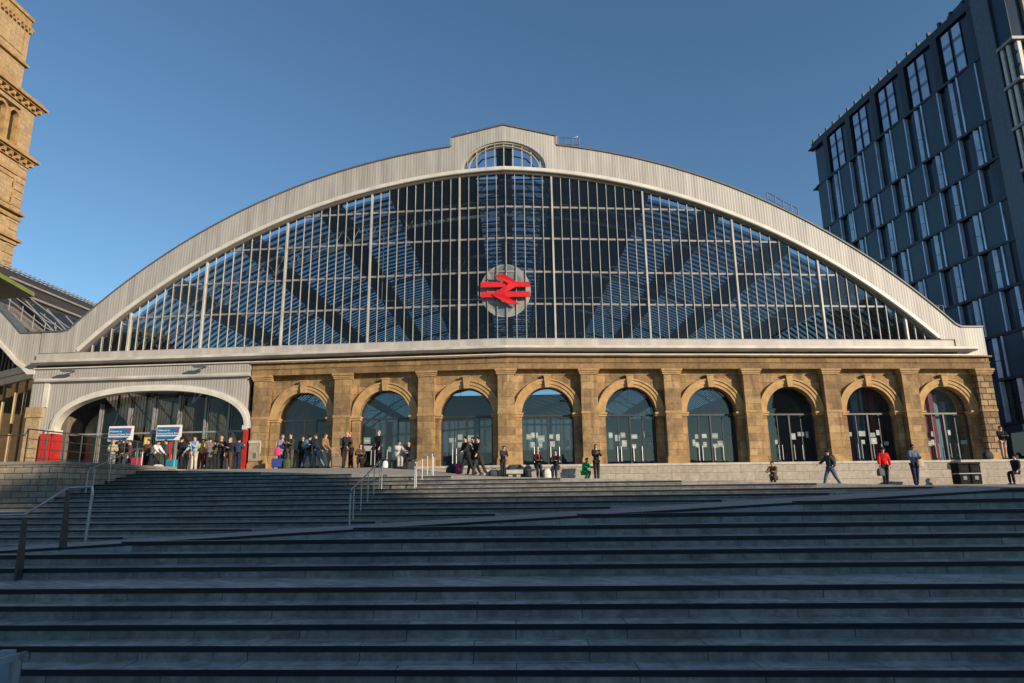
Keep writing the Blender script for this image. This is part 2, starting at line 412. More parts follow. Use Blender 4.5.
    return root, {'back': M @ (CH+Vector((0, .12*S, -.02*S))), 'hands': [M @ h[1] for h in hands], 'M': M, 'S': S, 'hip': M @ P}

def suitcase(label, loc, rz, c, w=.42, d=.24, h=.6, handle=True):
    root = thing('suitcase', label, 'suitcase', loc, rz)
    m = plain('case %.2f %.2f %.2f' % c, c, .45, var=.12)
    mb = MB(); mb.box(-w/2, w/2, -d/2, d/2, .06, h); mb.build('shell', m, root, origin=(0, 0, 0), bevel=.035)
    if handle:
        mb = MB(); mb.tube([(-w*.25, d*.3, h), (-w*.25, d*.3, h+.3), (w*.25, d*.3, h+.3), (w*.25, d*.3, h)], .012, 6); mb.build('handle', STEEL, root, origin=(0, 0, 0))
    for sx in (-1, 1):
        mb = MB(); mb.tube([(sx*w*.4-.02, d*.3, .04), (sx*w*.4+.02, d*.3, .04)], .04, 10); mb.build('wheel', BLACK, root, origin=(0, 0, 0))
    return root
def bag(label, loc, rz, c, w=.4, d=.22, h=.42, strap=True, name='bag'):
    root = thing(name, label, 'bag', loc, rz)
    m = plain('bag cloth %.2f %.2f %.2f' % c, c, .8, var=.2, scale=6)
    mb = MB(); rings = []
    for t, k in ((0, .82), (.12, 1), (.55, .98), (.85, .8), (1, .45)):
        rings.append([(w/2*k*math.copysign(abs(math.cos(q))**.5, math.cos(q)), d/2*k*math.copysign(abs(math.sin(q))**.6, math.sin(q)), h*t) for q in [2*math.pi*j/16 for j in range(16)]])
    mb.loft(rings); mb.build('body', m, root, origin=(0, 0, 0), smooth=True)
    if strap:
        mb = MB(); mb.tube([(-w*.25, 0, h*.93), (-w*.16, 0, h*1.22), (w*.16, 0, h*1.22), (w*.25, 0, h*.93)], .014, 6); mb.build('strap', BLACK, root, origin=(0, 0, 0))
    return root

# ================================================================== GROUND, STEPS, PLAZA
TB = math.tan(R(3)); TU = .118
def Yf(X): return 12.8+.043*(X+9.8) if X < 10.4 else 14.215-TB*X
def Yb(X): return 14.2+.09*(X+9.8) if X < 10.4 else 16.02-TU*(X-10.4)
def Rz_(X): return -1.1+.0435*(X+9.8) if X < 10.4 else -.221
RU, GU, W0 = .115, .55, 13.34
def wj(j): return W0+GU*j
def zj(j): return -1.1+RU*(j+1)
def zfront(X): return .2125-.036*max(X, -20.0) if X < 15 else -.3275
def zback(s):
    t = [(-40, .95), (-6, .95), (-1, .45), (5, .13), (13, -.19), (20, -.33), (60, -.33)]
    for (a, za), (b, zb) in zip(t, t[1:]):
        if s <= b: return za+(zb-za)*(s-a)/(b-a)
    return -.33
def P_(X, Y):
    k = min(1, max(0, (Y-24)/10.0)); k = k*k*(3-2*k)
    zf = zfront(X); return zf+(zback(X+.345)-zf)*k
def ground(X, Y):
    if Y < Yb(X): return Rz_(X)
    w = Y+TU*X; j = math.floor((w-W0)/GU)
    S = zj(j)
    return min(S, P_(X, Y)) if j <= 16 else P_(X, Y)

def clip(poly, fn):
    out = []
    for i, p in enumerate(poly):
        q = poly[(i+1) % len(poly)]; a, b = fn(p), fn(q)
        if a >= 0: out.append(p)
        if (a >= 0) != (b >= 0):
            t = a/(a-b); out.append((p[0]+(q[0]-p[0])*t, p[1]+(q[1]-p[1])*t))
    return out
def prism(mb, poly, zfn, depth, mi=0, ms=None):
    if len(poly) < 3: return
    top = [(x, y, zfn(x, y)) for x, y in poly]; bot = [(x, y, z-depth) for x, y, z in top]
    mb.face(top, mi)
    for i in range(len(poly)):
        k = (i+1) % len(poly); mb.face([top[i], bot[i], bot[k], top[k]], mi if ms is None else ms)
def nosing(mb, poly, on, z, hgt, mi):
    for i in range(len(poly)):
        p, q = poly[i], poly[(i+1) % len(poly)]
        if abs(on(p)) < 1e-6 and abs(on(q)) < 1e-6 and math.hypot(p[0]-q[0], p[1]-q[1]) > .02:
            if p[0] > q[0]: p, q = q, p
            dx, dy = q[0]-p[0], q[1]-p[1]; l = math.hypot(dx, dy); nx, ny = dy/l, -dx/l
            e = .012; b = .01
            c = lambda P0, o, zz: (P0[0]+nx*o, P0[1]+ny*o, zz)
            mb.hexa([c(p, e, z-hgt), c(q, e, z-hgt), c(q, -b, z-hgt), c(p, -b, z-hgt), c(p, e, z-.004), c(q, e, z-.004), c(q, -b, z-.004), c(p, -b, z-.004)], mi)

g = MB(); g.face([(-1500, -1500, -3.4), (1500, -1500, -3.4), (1500, 1500, -3.4), (-1500, 1500, -3.4)])
struct(g.build('ground', plain('asphalt', (.05, .05, .05), .9, var=.2, scale=.6)))
g = MB(); g.box(-60, 60, -9, 8.2, -3.5, -3.06)
struct(g.build('pavement', PAVE))

low = MB(); land = MB(); nosl = MB()
XL, XM, XR = -24.0, 10.4, 27.0
for k in range(-3, 15):
    if k <= 4: v0, z = 8.9+.42*k, -2.3+.19*k
    else: v0, z = 11.68+.42*(k-5), -1.35+.19*(k-5)
    v1 = 11.68 if k == 4 else v0+.42
    for a, b in ((XL, XM), (XM, XR)):
        poly = [(a, v0-TB*a), (b, v0-TB*b), (b, v1+.03-TB*b), (a, v1+.03-TB*a)]
        A, Bb = (a, Yf(a)), (b-1e-6, Yf(b-1e-6))
        if a == XM: A, Bb = (a+1e-6, Yf(a+1e-6)), (b, Yf(b))
        sl = (Bb[1]-A[1])/(Bb[0]-A[0])
        poly = clip(poly, lambda p: A[1]+sl*(p[0]-A[0])+.02-p[1])
        if len(poly) < 3: continue
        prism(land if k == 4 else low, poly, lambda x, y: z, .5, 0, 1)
        nosing(nosl, poly, lambda p: p[1]+TB*p[0]-v0, z, .078, 0)
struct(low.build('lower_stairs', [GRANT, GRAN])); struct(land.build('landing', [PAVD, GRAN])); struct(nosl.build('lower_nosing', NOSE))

rp = MB()
for a, b in ((XL, XM-1e-6), (XM+1e-6, XR)):
    n = 12
    for i in range(n):
        x0, x1 = a+(b-a)*i/n, a+(b-a)*(i+1)/n
        prism(rp, [(x0, Yf(x0)), (x1, Yf(x1)), (x1, Yb(x1)+.02), (x0, Yb(x0)+.02)], lambda x, y: Rz_(x), .9)
struct(rp.build('ramp', masonry('ramp paving', (.34, .335, .32), (.28, .275, .265), (.1, .1, .1), .9, .3, .006, dirt=(.13, .13, .125), dirt_amt=.4, bstr=.2, rough=.65)))
kb = MB()
for i in range(24):
    x0, x1 = XL+(XM-XL)*i/24, XL+(XM-XL)*(i+1)/24
    for (xa, xb) in ((x0, x1),):
        za, zb = Rz_(xa), Rz_(xb-1e-6)
        kb.hexa([(xa, Yf(xa)-.012, za-.05), (xb, Yf(xb-1e-6)-.012, zb-.05), (xb, Yf(xb-1e-6)+.02, zb-.05), (xa, Yf(xa)+.02, za-.05), (xa, Yf(xa)-.012, za-.003), (xb, Yf(xb-1e-6)-.012, zb-.003), (xb, Yf(xb-1e-6)+.02, zb-.003), (xa, Yf(xa)+.02, za-.003)])
struct(kb.build('ramp_kerb', NOSE))

ups = MB(); nosu = MB(); plz = MB()
UL, UR = -27.0, 36.0
for j in range(-8, 17):
    z = zj(j); Xj = (.2125-z)/.036
    if z < -.3275: Xj = UR
    w0, w1 = wj(j), wj(j+1)
    for a, b in ((UL, XM), (XM, UR)):
        A, Bb = (a, Yb(a)), (b-1e-6, Yb(b-1e-6))
        if a == XM: A, Bb = (a+1e-6, Yb(a+1e-6)), (b, Yb(b))
        sl = (Bb[1]-A[1])/(Bb[0]-A[0])
        inside = lambda p: p[1]-(A[1]+sl*(p[0]-A[0]))
        base = [(a, w0-TU*a), (b, w0-TU*b), (b, w1-TU*b), (a, w1-TU*a)]
        wide = [(a, w0-TU*a), (b, w0-TU*b), (b, w1+.03-TU*b), (a, w1+.03-TU*a)]
        p1 = clip(clip(wide, inside), lambda p: Xj-p[0])
        if len(p1) > 2:
            prism(ups, p1, lambda x, y: z, .4); nosing(nosu, p1, lambda p: p[1]+TU*p[0]-w0, z, .044, 0)
        p2 = clip(clip(base, inside), lambda p: p[0]-Xj)
        for c0 in range(-30, 40, 3):
            p3 = clip(clip(p2, lambda p: p[0]-c0), lambda p: c0+3-p[0])
            if len(p3) > 2: prism(plz, p3, lambda x, y: zfront(x), .4)
struct(ups.build('upper_stairs', GRANU)); struct(nosu.build('upper_nosing', plain('dark nosing strip', (.03, .03, .032), .7, spec=.2)))
for i in range(-27, 40):
    for q in range(10):
        y = lambda X, q: (wj(17)-TU*X)+((39.5 if X < -5 else 36.5)-(wj(17)-TU*X))*q/10
        X0, X1 = i, i+1
        plz.face([(X0, y(X0, q), P_(X0, y(X0, q))), (X1, y(X1, q), P_(X1, y(X1, q))), (X1, y(X1, q+1), P_(X1, y(X1, q+1))), (X0, y(X0, q+1), P_(X0, y(X0, q+1)))])
struct(plz.build('plaza', PAVE))
g = MB(); g.box(-70, -27.0, 16, 39.5, -.2, .9); struct(g.build('left_terrace', PAVE))
g = MB(); g.box(36, 90, 16, 42, -1.2, -.33); struct(g.build('right_pavement', PAVE))
FL = .97

# podium wall in front of the arches
root = thing('podium_wall', 'long low pale stone wall and platform under the round arched doors', 'wall', B(-5.6, 2.0, .9))
w = MB(); fbox(w, -5.6, 34, 1.55, 2.0, -1.2, FL-.10); fbox(w, -5.6, 34, -.4, 1.55, .3, FL-.02); w.build('wall', WALLSTONE, root)
w = MB(); fbox(w, -5.62, 34, 1.55, 2.05, FL-.10, FL+.02); w.build('coping', plain('wall coping', (.42, .385, .33), .8, var=.2, bmp=.2), root)
w = MB(); fbox(w, -3.4, 34, 2.0, 2.42, -1.2, .03); w.build('plinth', WALLSTONE, root)
# retaining wall beside the steps
root = thing('retaining_wall', 'brown stone retaining wall with dark railing left of the steps', 'wall', (-14, 18.7, .5))
w = MB(); w.box(-26.9, -13.0, 18.7, 19.2, -1.6, .74); w.box(-13.5, -13.0, 19.2, 25.2, -1.2, .74); w.build('wall', RETAIN, root)
w = MB(); w.box(-26.9, -12.96, 18.66, 19.24, .74, .83); w.box(-13.54, -12.96, 19.24, 25.2, .74, .83); w.build('coping', plain('retaining coping', (.22, .2, .17), .8), root)
w = MB(); w.box(-26.9, -13.5, 19.2, 27, -.9, .78); struct(w.build('terrace', PAVE))

# ================================================================== STATION
ST = thing('railway_station', 'wide railway station front with arched glass screen over sandstone arcade', 'station', B(0, 0, .95))
PC = [-14.38, -9.52, -4.6, -.03, 4.72, 9.56, 14.28, 19.13, 24.0, 28.74]
ARCH = [((a+b)/2) for a, b in zip(PC, PC[1:])]
SPR, RA = 3.95, 1.49
# stone wall between the pilasters with round-headed openings
wall = MB()
OW, OB = -.48, -1.15
for i, c in enumerate(ARCH):
    l, r = PC[i]+.3, PC[i+1]-.3
    arc = [(c-RA*math.cos(math.pi*k/24), SPR+RA*math.sin(math.pi*k/24)) for k in range(25)]
    fbox(wall, l, c-RA, OB, OW, FL-.05, SPR); fbox(wall, c+RA, r, OB, OW, FL-.05, SPR)
    outer = [(l, SPR)]+[(l+(r-l)*k/24, 6.45) for k in range(25)]+[(r, SPR)]
    up = [(l+(r-l)*k/24, 6.45) for k in range(25)]
    up = [(l, SPR+(6.45-SPR)*k/6) for k in range(6)]+[(l+(r-l)*k/12, 6.45) for k in range(13)]+[(r, 6.45-(6.45-SPR)*k/6) for k in range(1, 7)]
    for k in range(24):
        a0, a1, b0, b1 = arc[k], arc[k+1], up[k], up[k+1]
        for pl in ([a0, a1, b1, b0],):
            fpoly(wall, pl, OB, OW)
wall.build('stone_wall', SAND, ST)
for c in PC:
    p = MB(); fbox(p, c-.47, c+.47, -.6, 0, FL-.1, 6.1)
    o = p.build('pilaster', SANDROUGH if c > 28 else SAND, ST)
    q = MB()
    fbox(q, c-.53, c+.53, -.6, .06, 6.1, 6.19); fbox(q, c-.57, c+.57, -.6, .1, 6.19, 6.3); fbox(q, c-.62, c+.62, -.6, .15, 6.3, 6.42)
    q.build('capital', SANDTRIM, o)
    q = MB(); fbox(q, c-.54, c+.54, -.6, .07, FL-.1, 1.35); fbox(q, c-.51, c+.51, -.6, .04, 1.35, 1.45); q.build('plinth', SANDTRIM, o)
    q = MB(); fbox(q, c-.50, c+.50, -.6, .03, 3.86, 4.0); q.build('band', SANDTRIM, o)
SANDLIGHT = plain('dressed arch stone', (.42, .265, .118), .82, var=.22, scale=2.5, bmp=.3, spec=.25)
for c in ARCH:
    a = MB()
    for r0, r1, o1 in ((RA, RA+.17, OW+.08), (RA+.17, RA+.37, OW+.13), (RA+.37, RA+.46, OW+.19)):
        rings = []
        for k in range(25):
            t = math.pi*k/24; cs, sn = -math.cos(t), math.sin(t)
            rings.append([B(c+r*cs, o, SPR+r*sn) for r, o in ((r0, OW-.02), (r1, OW-.02), (r1, o1), (r0, o1))])
        a.loft(rings)
    ar = a.build('arch_surround', SANDLIGHT, ST)
    k = MB(); k.loft([[B(c+s, o, z) for s, z in ((-.14, SPR+RA-.05), (.14, SPR+RA-.05), (.20, 6.05), (-.20, 6.05))] for o in (OW-.02, OW+.26)])
    fbox(k, c-.23, c+.23, OW-.02, OW+.3, 6.05, 6.12); k.build('keystone', SANDLIGHT, ar)
    for sx in (-1, 1):
        k = MB(); x0, x1 = sorted((c+sx*(RA-.06), c+sx*(RA+.5)))
        fbox(k, x0, x1, OB+.2, OW+.12, SPR-.22, SPR-.1); fbox(k, x0-.03, x1+.03, OB+.2, OW+.18, SPR-.1, SPR)
        k.build('impost', SANDLIGHT, ar)
        k = MB(); x0, x1 = sorted((c+sx*(RA+.02), c+sx*(RA+.42))); fbox(k, x0, x1, OW-.02, OW+.05, FL-.05, SPR-.22); k.build('pier', SAND, ar)
ent = MB()
fbox(ent, -15.02, 29.2, -.9, .02, 6.42, 6.78); fbox(ent, -15.04, 29.22, -.9, .07, 6.78, 6.86); fbox(ent, -15.02, 29.2, -.9, .0, 6.86, 7.12); fbox(ent, -15.1, 29.3, -.9, .2, 7.12, 7.2)
ent.build('entablature', masonry('entablature stone', (.33, .21, .095), (.21, .13, .06), (.11, .07, .04), 1.4, .36, .008, dirt=(.09, .06, .035), dirt_amt=.7), ST)
g = MB(); fsweep(g, [(-.5, 7.2), (.24, 7.2), (.24, 7.26), (.1, 7.28), (-.5, 7.28)], -28.75, 28.15); g.build('white_fillet', TRIMW, ST)
g = MB(); fsweep(g, [(-.45, 7.44), (.46, 7.44), (.62, 7.52), (.62, 7.66), (.50, 7.66), (.46, 7.70), (-.45, 7.72)], -28.75, 28.2); g.build('gutter', LEDGE, ST)
g = MB(); fsweep(g, [(-.45, 7.28), (-.3, 7.28), (-.3, 7.44), (-.45, 7.44)], -28.7, 28.1); g.build('shadow_gap', DARKCAP, ST)  # dark sheet stands in for the shade under the gutter
g = MB(); fsweep(g, [(-.6, 7.72), (.22, 7.72), (.22, 8.10), (.02, 8.20), (-.6, 8.22)], -28.7, 27.0)
g.build('sill_upstand', cladding('sill sheet', (.52, .48, .43), 1.9, rough=.5, stain=.3, bstr=.2), ST)

# arch band
RI, CI = 37.86, 18.54-37.86
RO, CO = 38.6, -18.1
def zin(s): return math.sqrt(max(0, RI*RI-s*s))+CI
def zout(s): return math.sqrt(max(0, RO*RO-s*s))+CO
def ztop(s):
    if abs(s) <= 3.28: return 21.64-.2*abs(s)
    z = zout(s)
    if s < -22: return max(z, 9.5)
    return max(z, 8.95)
def lun(s): return 18.86+1.72*math.sqrt(max(0, 1-(s/2.56)**2))
def zbot(s):
    if abs(s) < 2.56: return lun(s)
    return max(8.2, zin(s)+.34) if abs(s) < 26.2 else (8.2 if s < 0 else 7.2 if s > 27.2 else 8.2)
ss = [-28.65+i*.35 for i in range(165)]
ss = [s for s in ss if s < 29.1]+[29.1, -3.2801, -3.2799, 3.2799, 3.2801, 0, 27.2, 27.2001, -2.56, 2.56]+[2.56*math.sin(R(a)) for a in range(-84, 90, 6) if a]
ss = sorted(set(round(s, 5) for s in ss))
band = MB(); cap = MB()
for a, b in zip(ss, ss[1:]):
    jump = abs(b-a) < .0005
    if jump: continue
    e = 1e-6
    q = [(a, zbot(a+e)), (b, zbot(b-e)), (b, ztop(b-e)), (a, ztop(a+e))]
    band.loft([[B(s, .1, z) for s, z in q], [B(s, -.8, z) for s, z in q]])
    cap.loft([[B(s, o, z) for o, z in ((.17, ztop(s+d)), (-.85, ztop(s+d)), (-.85, ztop(s+d)+.09), (.17, ztop(s+d)+.09))] for s, d in ((a, e), (b, -e))])
bo = band.build('arch_band', CLAD, ST); cap.build('coping', DARKCAP, bo)
k = MB()
for sx in (-1, 1):
    x0, x1 = sorted((sx*3.2, sx*3.33)); fbox(k, x0, x1, -.8, .14, zout(3.28)+.09, 20.99)
k.build('block_edge', [plain('edge trim', (.3, .29, .27), .5)], bo)
tr = MB(); rings = []
for i in range(121):
    t = math.asin(26.05/RI)*(i/60-1); s_, c_ = math.sin(t), math.cos(t)
    rings.append([B(r*s_, o, r*c_+CI) for r, o in ((RI+.12, -.5), (RI+.12, .11), (RI+.15, .14), (RI+.32, .14), (RI+.36, .12), (RI+.36, -.5))])
tr.loft(rings); tr.build('arch_trim', TRIMW, ST)
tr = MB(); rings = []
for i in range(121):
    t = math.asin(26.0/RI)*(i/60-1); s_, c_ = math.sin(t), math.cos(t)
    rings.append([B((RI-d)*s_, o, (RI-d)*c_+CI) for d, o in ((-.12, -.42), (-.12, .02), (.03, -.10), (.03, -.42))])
tr.loft(rings); tr.build('inner_trim', plain('dark inner trim', (.12, .11, .10), .5), ST)  # dark inner edge, so the white strip reads narrow

# glass screen
scr = MB(); n = 104
for i in range(n):
    a, b = -26+52*i/n, -26+52*(i+1)/n
    if zin(a) < 8.21 and zin(b) < 8.21: continue
    scr.face([B(a, -.24, 8.16), B(b, -.24, 8.16), B(b, -.24, max(8.17, zin(b))), B(a, -.24, max(8.17, zin(a)))])
SC = scr.build('glass_screen', GLASSBIG, ST)
BIG = [-23.15, -18.52, -13.5, -8.2, -2.74, 2.9, 8.52, 14.05, 19.25, 24.4]
SUB = [2, 9, 9, 10, 10, 10, 10, 10, 9, 9, 4]
edges_ = [-26.0]+BIG+[26.0]
for c in BIG:
    m = MB(); fbox(m, c-.05, c+.05, -.36, -.10, 8.15, zin(c)-.02); m.build('main_mullion', MULL, SC)
for a, b, k in zip(edges_, edges_[1:], [5, 9, 9, 10, 10, 10, 10, 10, 9, 9, 3]):
    for i in range(1, k):
        c = a+(b-a)*i/k
        if zin(c) > 8.4: bars = MB(); fbox(bars, c-.017, c+.017, -.215, -.15, 8.15, zin(c)-.05); bars.build('glazing_bar', MULL, SC)
for z in (10.32, 12.3, 14.4, 16.42):
    h = math.sqrt(RI*RI-(z-CI)**2)-.1
    trn = MB(); fbox(trn, -h, h, -.32, -.225, z-.055, z+.055); trn.build('transom', BARD, SC)
# lunette
lw = MB()
pts = [(2.56*math.sin(R(a)), lun(2.56*math.sin(R(a)))) for a in range(-90, 91, 6)]
lw.face([B(s, -.2, max(z, 18.9)) for s, z in pts])
LW = lw.build('lunette_window', GLASSBIG, ST)
for i in range(-4, 5):
    m = MB(); c = i*.56; fbox(m, c-.03, c+.03, -.19, -.05, 18.9, lun(c)-.02); m.build('glazing_bar', MULL, LW)
m = MB()
for k0, w0 in ((1.0, .10), (.86, .05)):
    rings = []
    for a in range(-90, 91, 5):
        s = 2.56*k0*math.sin(R(a)); z = 18.88+1.70*k0*math.cos(R(a)); s2 = s*(1-w0/2.4); z2 = 18.88+(z-18.88)*(1-w0/1.7)
        rings.append([B(s, -.28, z), B(s, .0, z), B(s2, .0, z2), B(s2, -.28, z2)])
    m.loft(rings)
m.build('frame', MULL, LW)

lt = MB()
for a in range(-90, 90, 10):
    q = [(2.75*math.sin(R(b_)), 18.6+1.95*math.cos(R(b_))) for b_ in (a, a+10)]
    if a not in (-90, -80, -10, 0, 70, 80): continue
    lt.loft([[B(s, o, z) for s, z in (q[0], q[1], (q[1][0]*1.05, q[1][1]+.1), (q[0][0]*1.05, q[0][1]+.1))] for o in (-.85, -60)])
lt.loft([[B(s, o, z) for s, z in ((-2.75, 18.2), (2.75, 18.2), (2.75, 20.7), (-2.75, 20.7))] for o in (-60, -60.2)])
lt.build('roof_lantern', ROOFDARK, ST)
lb = MB(); y = 1.2
while y < 58:
    for sx in (-1, 1): lb.tube([B(sx*2.7, -y, 18.6), B(sx*1.4, -y, 20.1), B(0, -y, 20.4)], .05, 4)
    lb.tube([B(-2.6, -y, 18.75), B(2.6, -y, 18.75)], .06, 4); y += 1.8
lb.build('lantern_ribs', SLAT, ST)
# doors in the arches
rnd = random.Random(3)
for i, c in enumerate(ARCH):
    d = MB(); pts = [(c-RA*math.cos(math.pi*k/24), SPR+RA*math.sin(math.pi*k/24)) for k in range(25)]
    d.face([B(s, -.98, z) for s, z in [(c-RA, FL-.02)]+pts+[(c+RA, FL-.02)]])
    D = d.build('arched_doorway', GLASSDOOR, ST)
    f = MB()
    fbox(f, c-RA, c-RA+.07, -1.04, -.90, FL, SPR); fbox(f, c+RA-.07, c+RA, -1.04, -.90, FL, SPR)
    fbox(f, c-RA, c+RA, -1.04, -.88, 3.78, 3.88); fbox(f, c-.045, c+.045, -1.03, -.91, FL, 3.78)
    for x in (-.72, .72): fbox(f, c+x-.02, c+x+.02, -1.01, -.94, FL, 3.78)
    fbox(f, c-RA, c+RA, -1.03, -.91, FL-.02, FL+.1)
    rings = []
    for k in range(25):
        t = math.pi*k/24; rings.append([B(c-r*math.cos(t), o, SPR+r*math.sin(t)) for r, o in ((RA-.06, -1.04), (RA+.01, -1.04), (RA+.01, -.90), (RA-.06, -.90))])
    f.loft(rings); f.build('frame', FRAME, D)
    for x in ((-.82, -.6, .12, .62) if i >= 1 else (-.1,)):
        h = MB(); h.tube([B(c+x, -.86, 1.2), B(c+x, -.86, 2.05)], .022, 8); fbox(h, c+x-.015, c+x+.015, -.97, -.86, 1.3, 1.34); fbox(h, c+x-.015, c+x+.015, -.97, -.86, 1.93, 1.97); h.build('handle', STEEL, D)
    if i >= 1:
        spots = []
        for row, zc in ((0, 2.62), (1, 2.14)):
            for x in (-1.12, -.82, -.42, .2, .62, 1.05):
                if rnd.random() < (.66 if i >= 2 else .3): spots.append((x+rnd.uniform(-.07, .07), zc+rnd.uniform(-.1, .12), rnd.choice((.17, .22, .28, .4)), rnd.choice((.24, .3, .36))))
        for x, z, w_, h_ in spots:
            q = MB(); fbox(q, c+x-w_/2, c+x+w_/2, -.972, -.966, z-h_/2, z+h_/2)
            if rnd.random() < .6: fbox(q, c+x-w_*.35, c+x+w_*.35, -.966, -.963, z-h_*.1, z+h_*.06, 1)
            q.build('poster', [rnd.choice((WHITE, WHITE, WHITE2)), plain('poster print', rnd.choice(((.35, .38, .36), (.2, .35, .4), (.45, .45, .4))), .7)], D)

# interior: floor, lower walls, roof with glazed strips, trusses
fl = MB()
for a, b in ((-29, 0), (0, 29)):
    fl.face([B(a, -.4, FL-.03), B(b, -.4, FL-.03), B(b, -95, FL-.03), B(a, -95, FL-.03)])
struct(fl.build('concourse_floor', FLOORIN))
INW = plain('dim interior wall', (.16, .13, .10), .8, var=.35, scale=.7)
for s in (-27.6, 27.2):
    m = MB(); m.loft([[B(s, o, z) for o, z in ((-1.3, FL), (-95, FL), (-95, 9.2), (-1.3, 9.2))], [B(s+.4, o, z) for o, z in ((-1.3, FL), (-95, FL), (-95, 9.2), (-1.3, 9.2))]]); m.build('side_wall', INW, ST)
RS, CS = RI-.15, CI
def zr(s): return math.sqrt(RS*RS-s*s)+CS
GL = [(-24.2, -21.2), (-20.2, -16.6), (-15.4, -11.6), (-10.2, -7.2), (-1.75, 2.9), (9.0, 12.2), (13.4, 16.6), (17.8, 20.6), (21.8, 24.6)]
rf = MB(); rg = MB(); sl = MB()
segs = []; cur = -27.5
for a, b in GL: segs += [(cur, a, 0), (a, b, 1)]; cur = b
segs.append((cur, 27.5, 0))
Y0, Y1 = .62, 84
for a, b, gz in segs:
    k = 4
    for i in range(k):
        p, q = a+(b-a)*i/k, a+(b-a)*(i+1)/k
        if gz: rg.face([B(p, -Y0, zr(p)), B(q, -Y0, zr(q)), B(q, -Y1, zr(q)), B(p, -Y1, zr(p))])
        else: rf.loft([[B(s, o, z) for s, z in ((p, zr(p)), (q, zr(q)), (q, zr(q)+.25), (p, zr(p)+.25))] for o in (-Y0, -Y1)])
    if gz:
        y = Y0+.3
        while y < Y1:
            t = .30 if a != -1.75 else .24
            sl.loft([[B(s, o, z) for o, z in ((-y, zr(s)-.07), (-y-t, zr(s)-.07), (-y-t, zr(s)-.03), (-y, zr(s)-.03))] for s in [a+(b-a)*i/3 for i in range(4)]])
            y += .74 if a != -1.75 else .98
RO_ = rf.build('shed_roof', ROOFDARK, ST); rg.build('roof_glazing', GLASSROOF, RO_); sl.build('roof_bars', SLAT, RO_)
for y in (3, 13, 24, 36, 50, 66):
    t = MB(); N_ = 40
    lo_ = lambda s: math.sqrt((RS-1.3)**2-s*s)+CS
    for i in range(N_):
        p, q = -25.4+50.8*i/N_, -25.4+50.8*(i+1)/N_
        for fn in (lambda s: zr(s)-.3, lo_):
            t.tube([B(p, -y, fn(p)), B(q, -y, fn(q))], .11, 5)
        t.tube([B(p, -y, lo_(p)), B((p+q)/2, -y, zr((p+q)/2)-.3), B(q, -y, lo_(q))], .05, 4)
    for s0, s1 in ((-25.4, 25.4), ):
        t.tube([B(-25, -y, 9.3), B(-8, -y, 11.6), B(8, -y, 11.6), B(25, -y, 9.3)], .04, 4)
        for sx in (-16, -8, 0, 8, 16): t.tube([B(sx, -y, 11.6-(max(0, abs(sx)-8)*.135)), B(sx, -y, lo_(sx))], .035, 4)
    t.build('roof_truss', plain('truss paint', (.10, .115, .13), .6), ST)
m = MB(); m.loft([[B(s, -Y1, z) for s, z in ((-27.5, FL), (27.5, FL), (27.5, 9), (12, 16.5), (-12, 16.5), (-27.5, 9))], [B(s, -Y1-.4, z) for s, z in ((-27.5, FL), (27.5, FL), (27.5, 9), (12, 16.5), (-12, 16.5), (-27.5, 9))]])
m.build('end_wall', plain('far gable', (.05, .065, .08), .7), ST)
m = MB()
fbox(m, -10.5, 26.5, -14.4, -14, FL, 4.9); m.build('concourse_partition', plain('partition glass', (.10, .13, .15), .25, var=.4, scale=.4), ST)
RED2 = plain('red reflection', (.62, .03, .035), .5, var=.12)  # red bars stand in for reflections in the last two arches
for s0, s1, o, c_ in ((20.32, 20.6, -1.12, RED2), (21.9, 22.2, -1.12, RED2), (25.15, 25.5, -1.12, RED2), (25.72, 26.0, -1.12, RED2), (-20.6, -20.2, -4.5, RED), (-17.0, -16.6, -6, RED)):
    m = MB(); fbox(m, s0, s1, o-.4, o, FL, 5.8); m.build('column_or_reflection', c_, ST)
for s0, s1, o, z0, z1 in ((20.85, 21.3, -1.3, 1, 6.0), (26.2, 26.45, -1.4, 1, 5), (21.45, 21.6, -1.3, 2.5, 5.6), (26.7, 26.9, -1.35, 2.0, 4.6)):  # pale bars, likewise in place of reflections in the door glass
    m = MB(); fbox(m, s0, s1, o-.3, o, z0, z1); m.build('column_or_reflection', plain('pale reflection', (.5, .52, .52), .5), ST)

# left entrance
E0, E1 = -28.65, -15.06
m = MB(); fsweep(m, [(-.3, 6.62), (.12, 6.62), (.12, 7.2), (-.3, 7.2)], E0-.15, E1-.05); m.build('entrance_fascia', CLADB, ST)
m = MB(); fsweep(m, [(-.3, 6.42), (.16, 6.42), (.20, 6.5), (.16, 6.62), (-.3, 6.62)], E0, E1-.05); m.build('entrance_ledge', LEDGE, ST)
ec, ea, eb, ez, en = -21.12, 5.9, 2.35, 3.38, 2.35
def earc(k, off=0.0):
    t = math.pi*k; c_, s_ = -math.cos(t), math.sin(t)
    x = math.copysign(abs(c_)**(2/en), c_); z = abs(s_)**(2/en)
    return ec+(ea+off)*x, ez+(eb+off)*z
m = MB(); K = 48
for i in range(K):
    (x0, z0), (x1, z1) = earc(i/K), earc((i+1)/K)
    fpoly(m, [(x0, z0), (x1, z1), (x1, 6.45), (x0, 6.45)], -.5, -.08)
fbox(m, E0+.2, ec-ea, -.5, -.08, 3.3, 6.45)
m.build('entrance_spandrel', CLADB, ST)
m = MB()
for o0, o1, w0, w1 in ((-.5, .10, -.02, .20), (-.5, .03, .20, .34)):
    rings = []
    for i in range(K+1):
        (x0, z0), (x1, z1) = earc(i/K, w0), earc(i/K, w1)
        rings.append([B(x0, o0, z0), B(x1, o0, z1), B(x1, o1, z1), B(x0, o1, z0)])
    m.loft(rings)
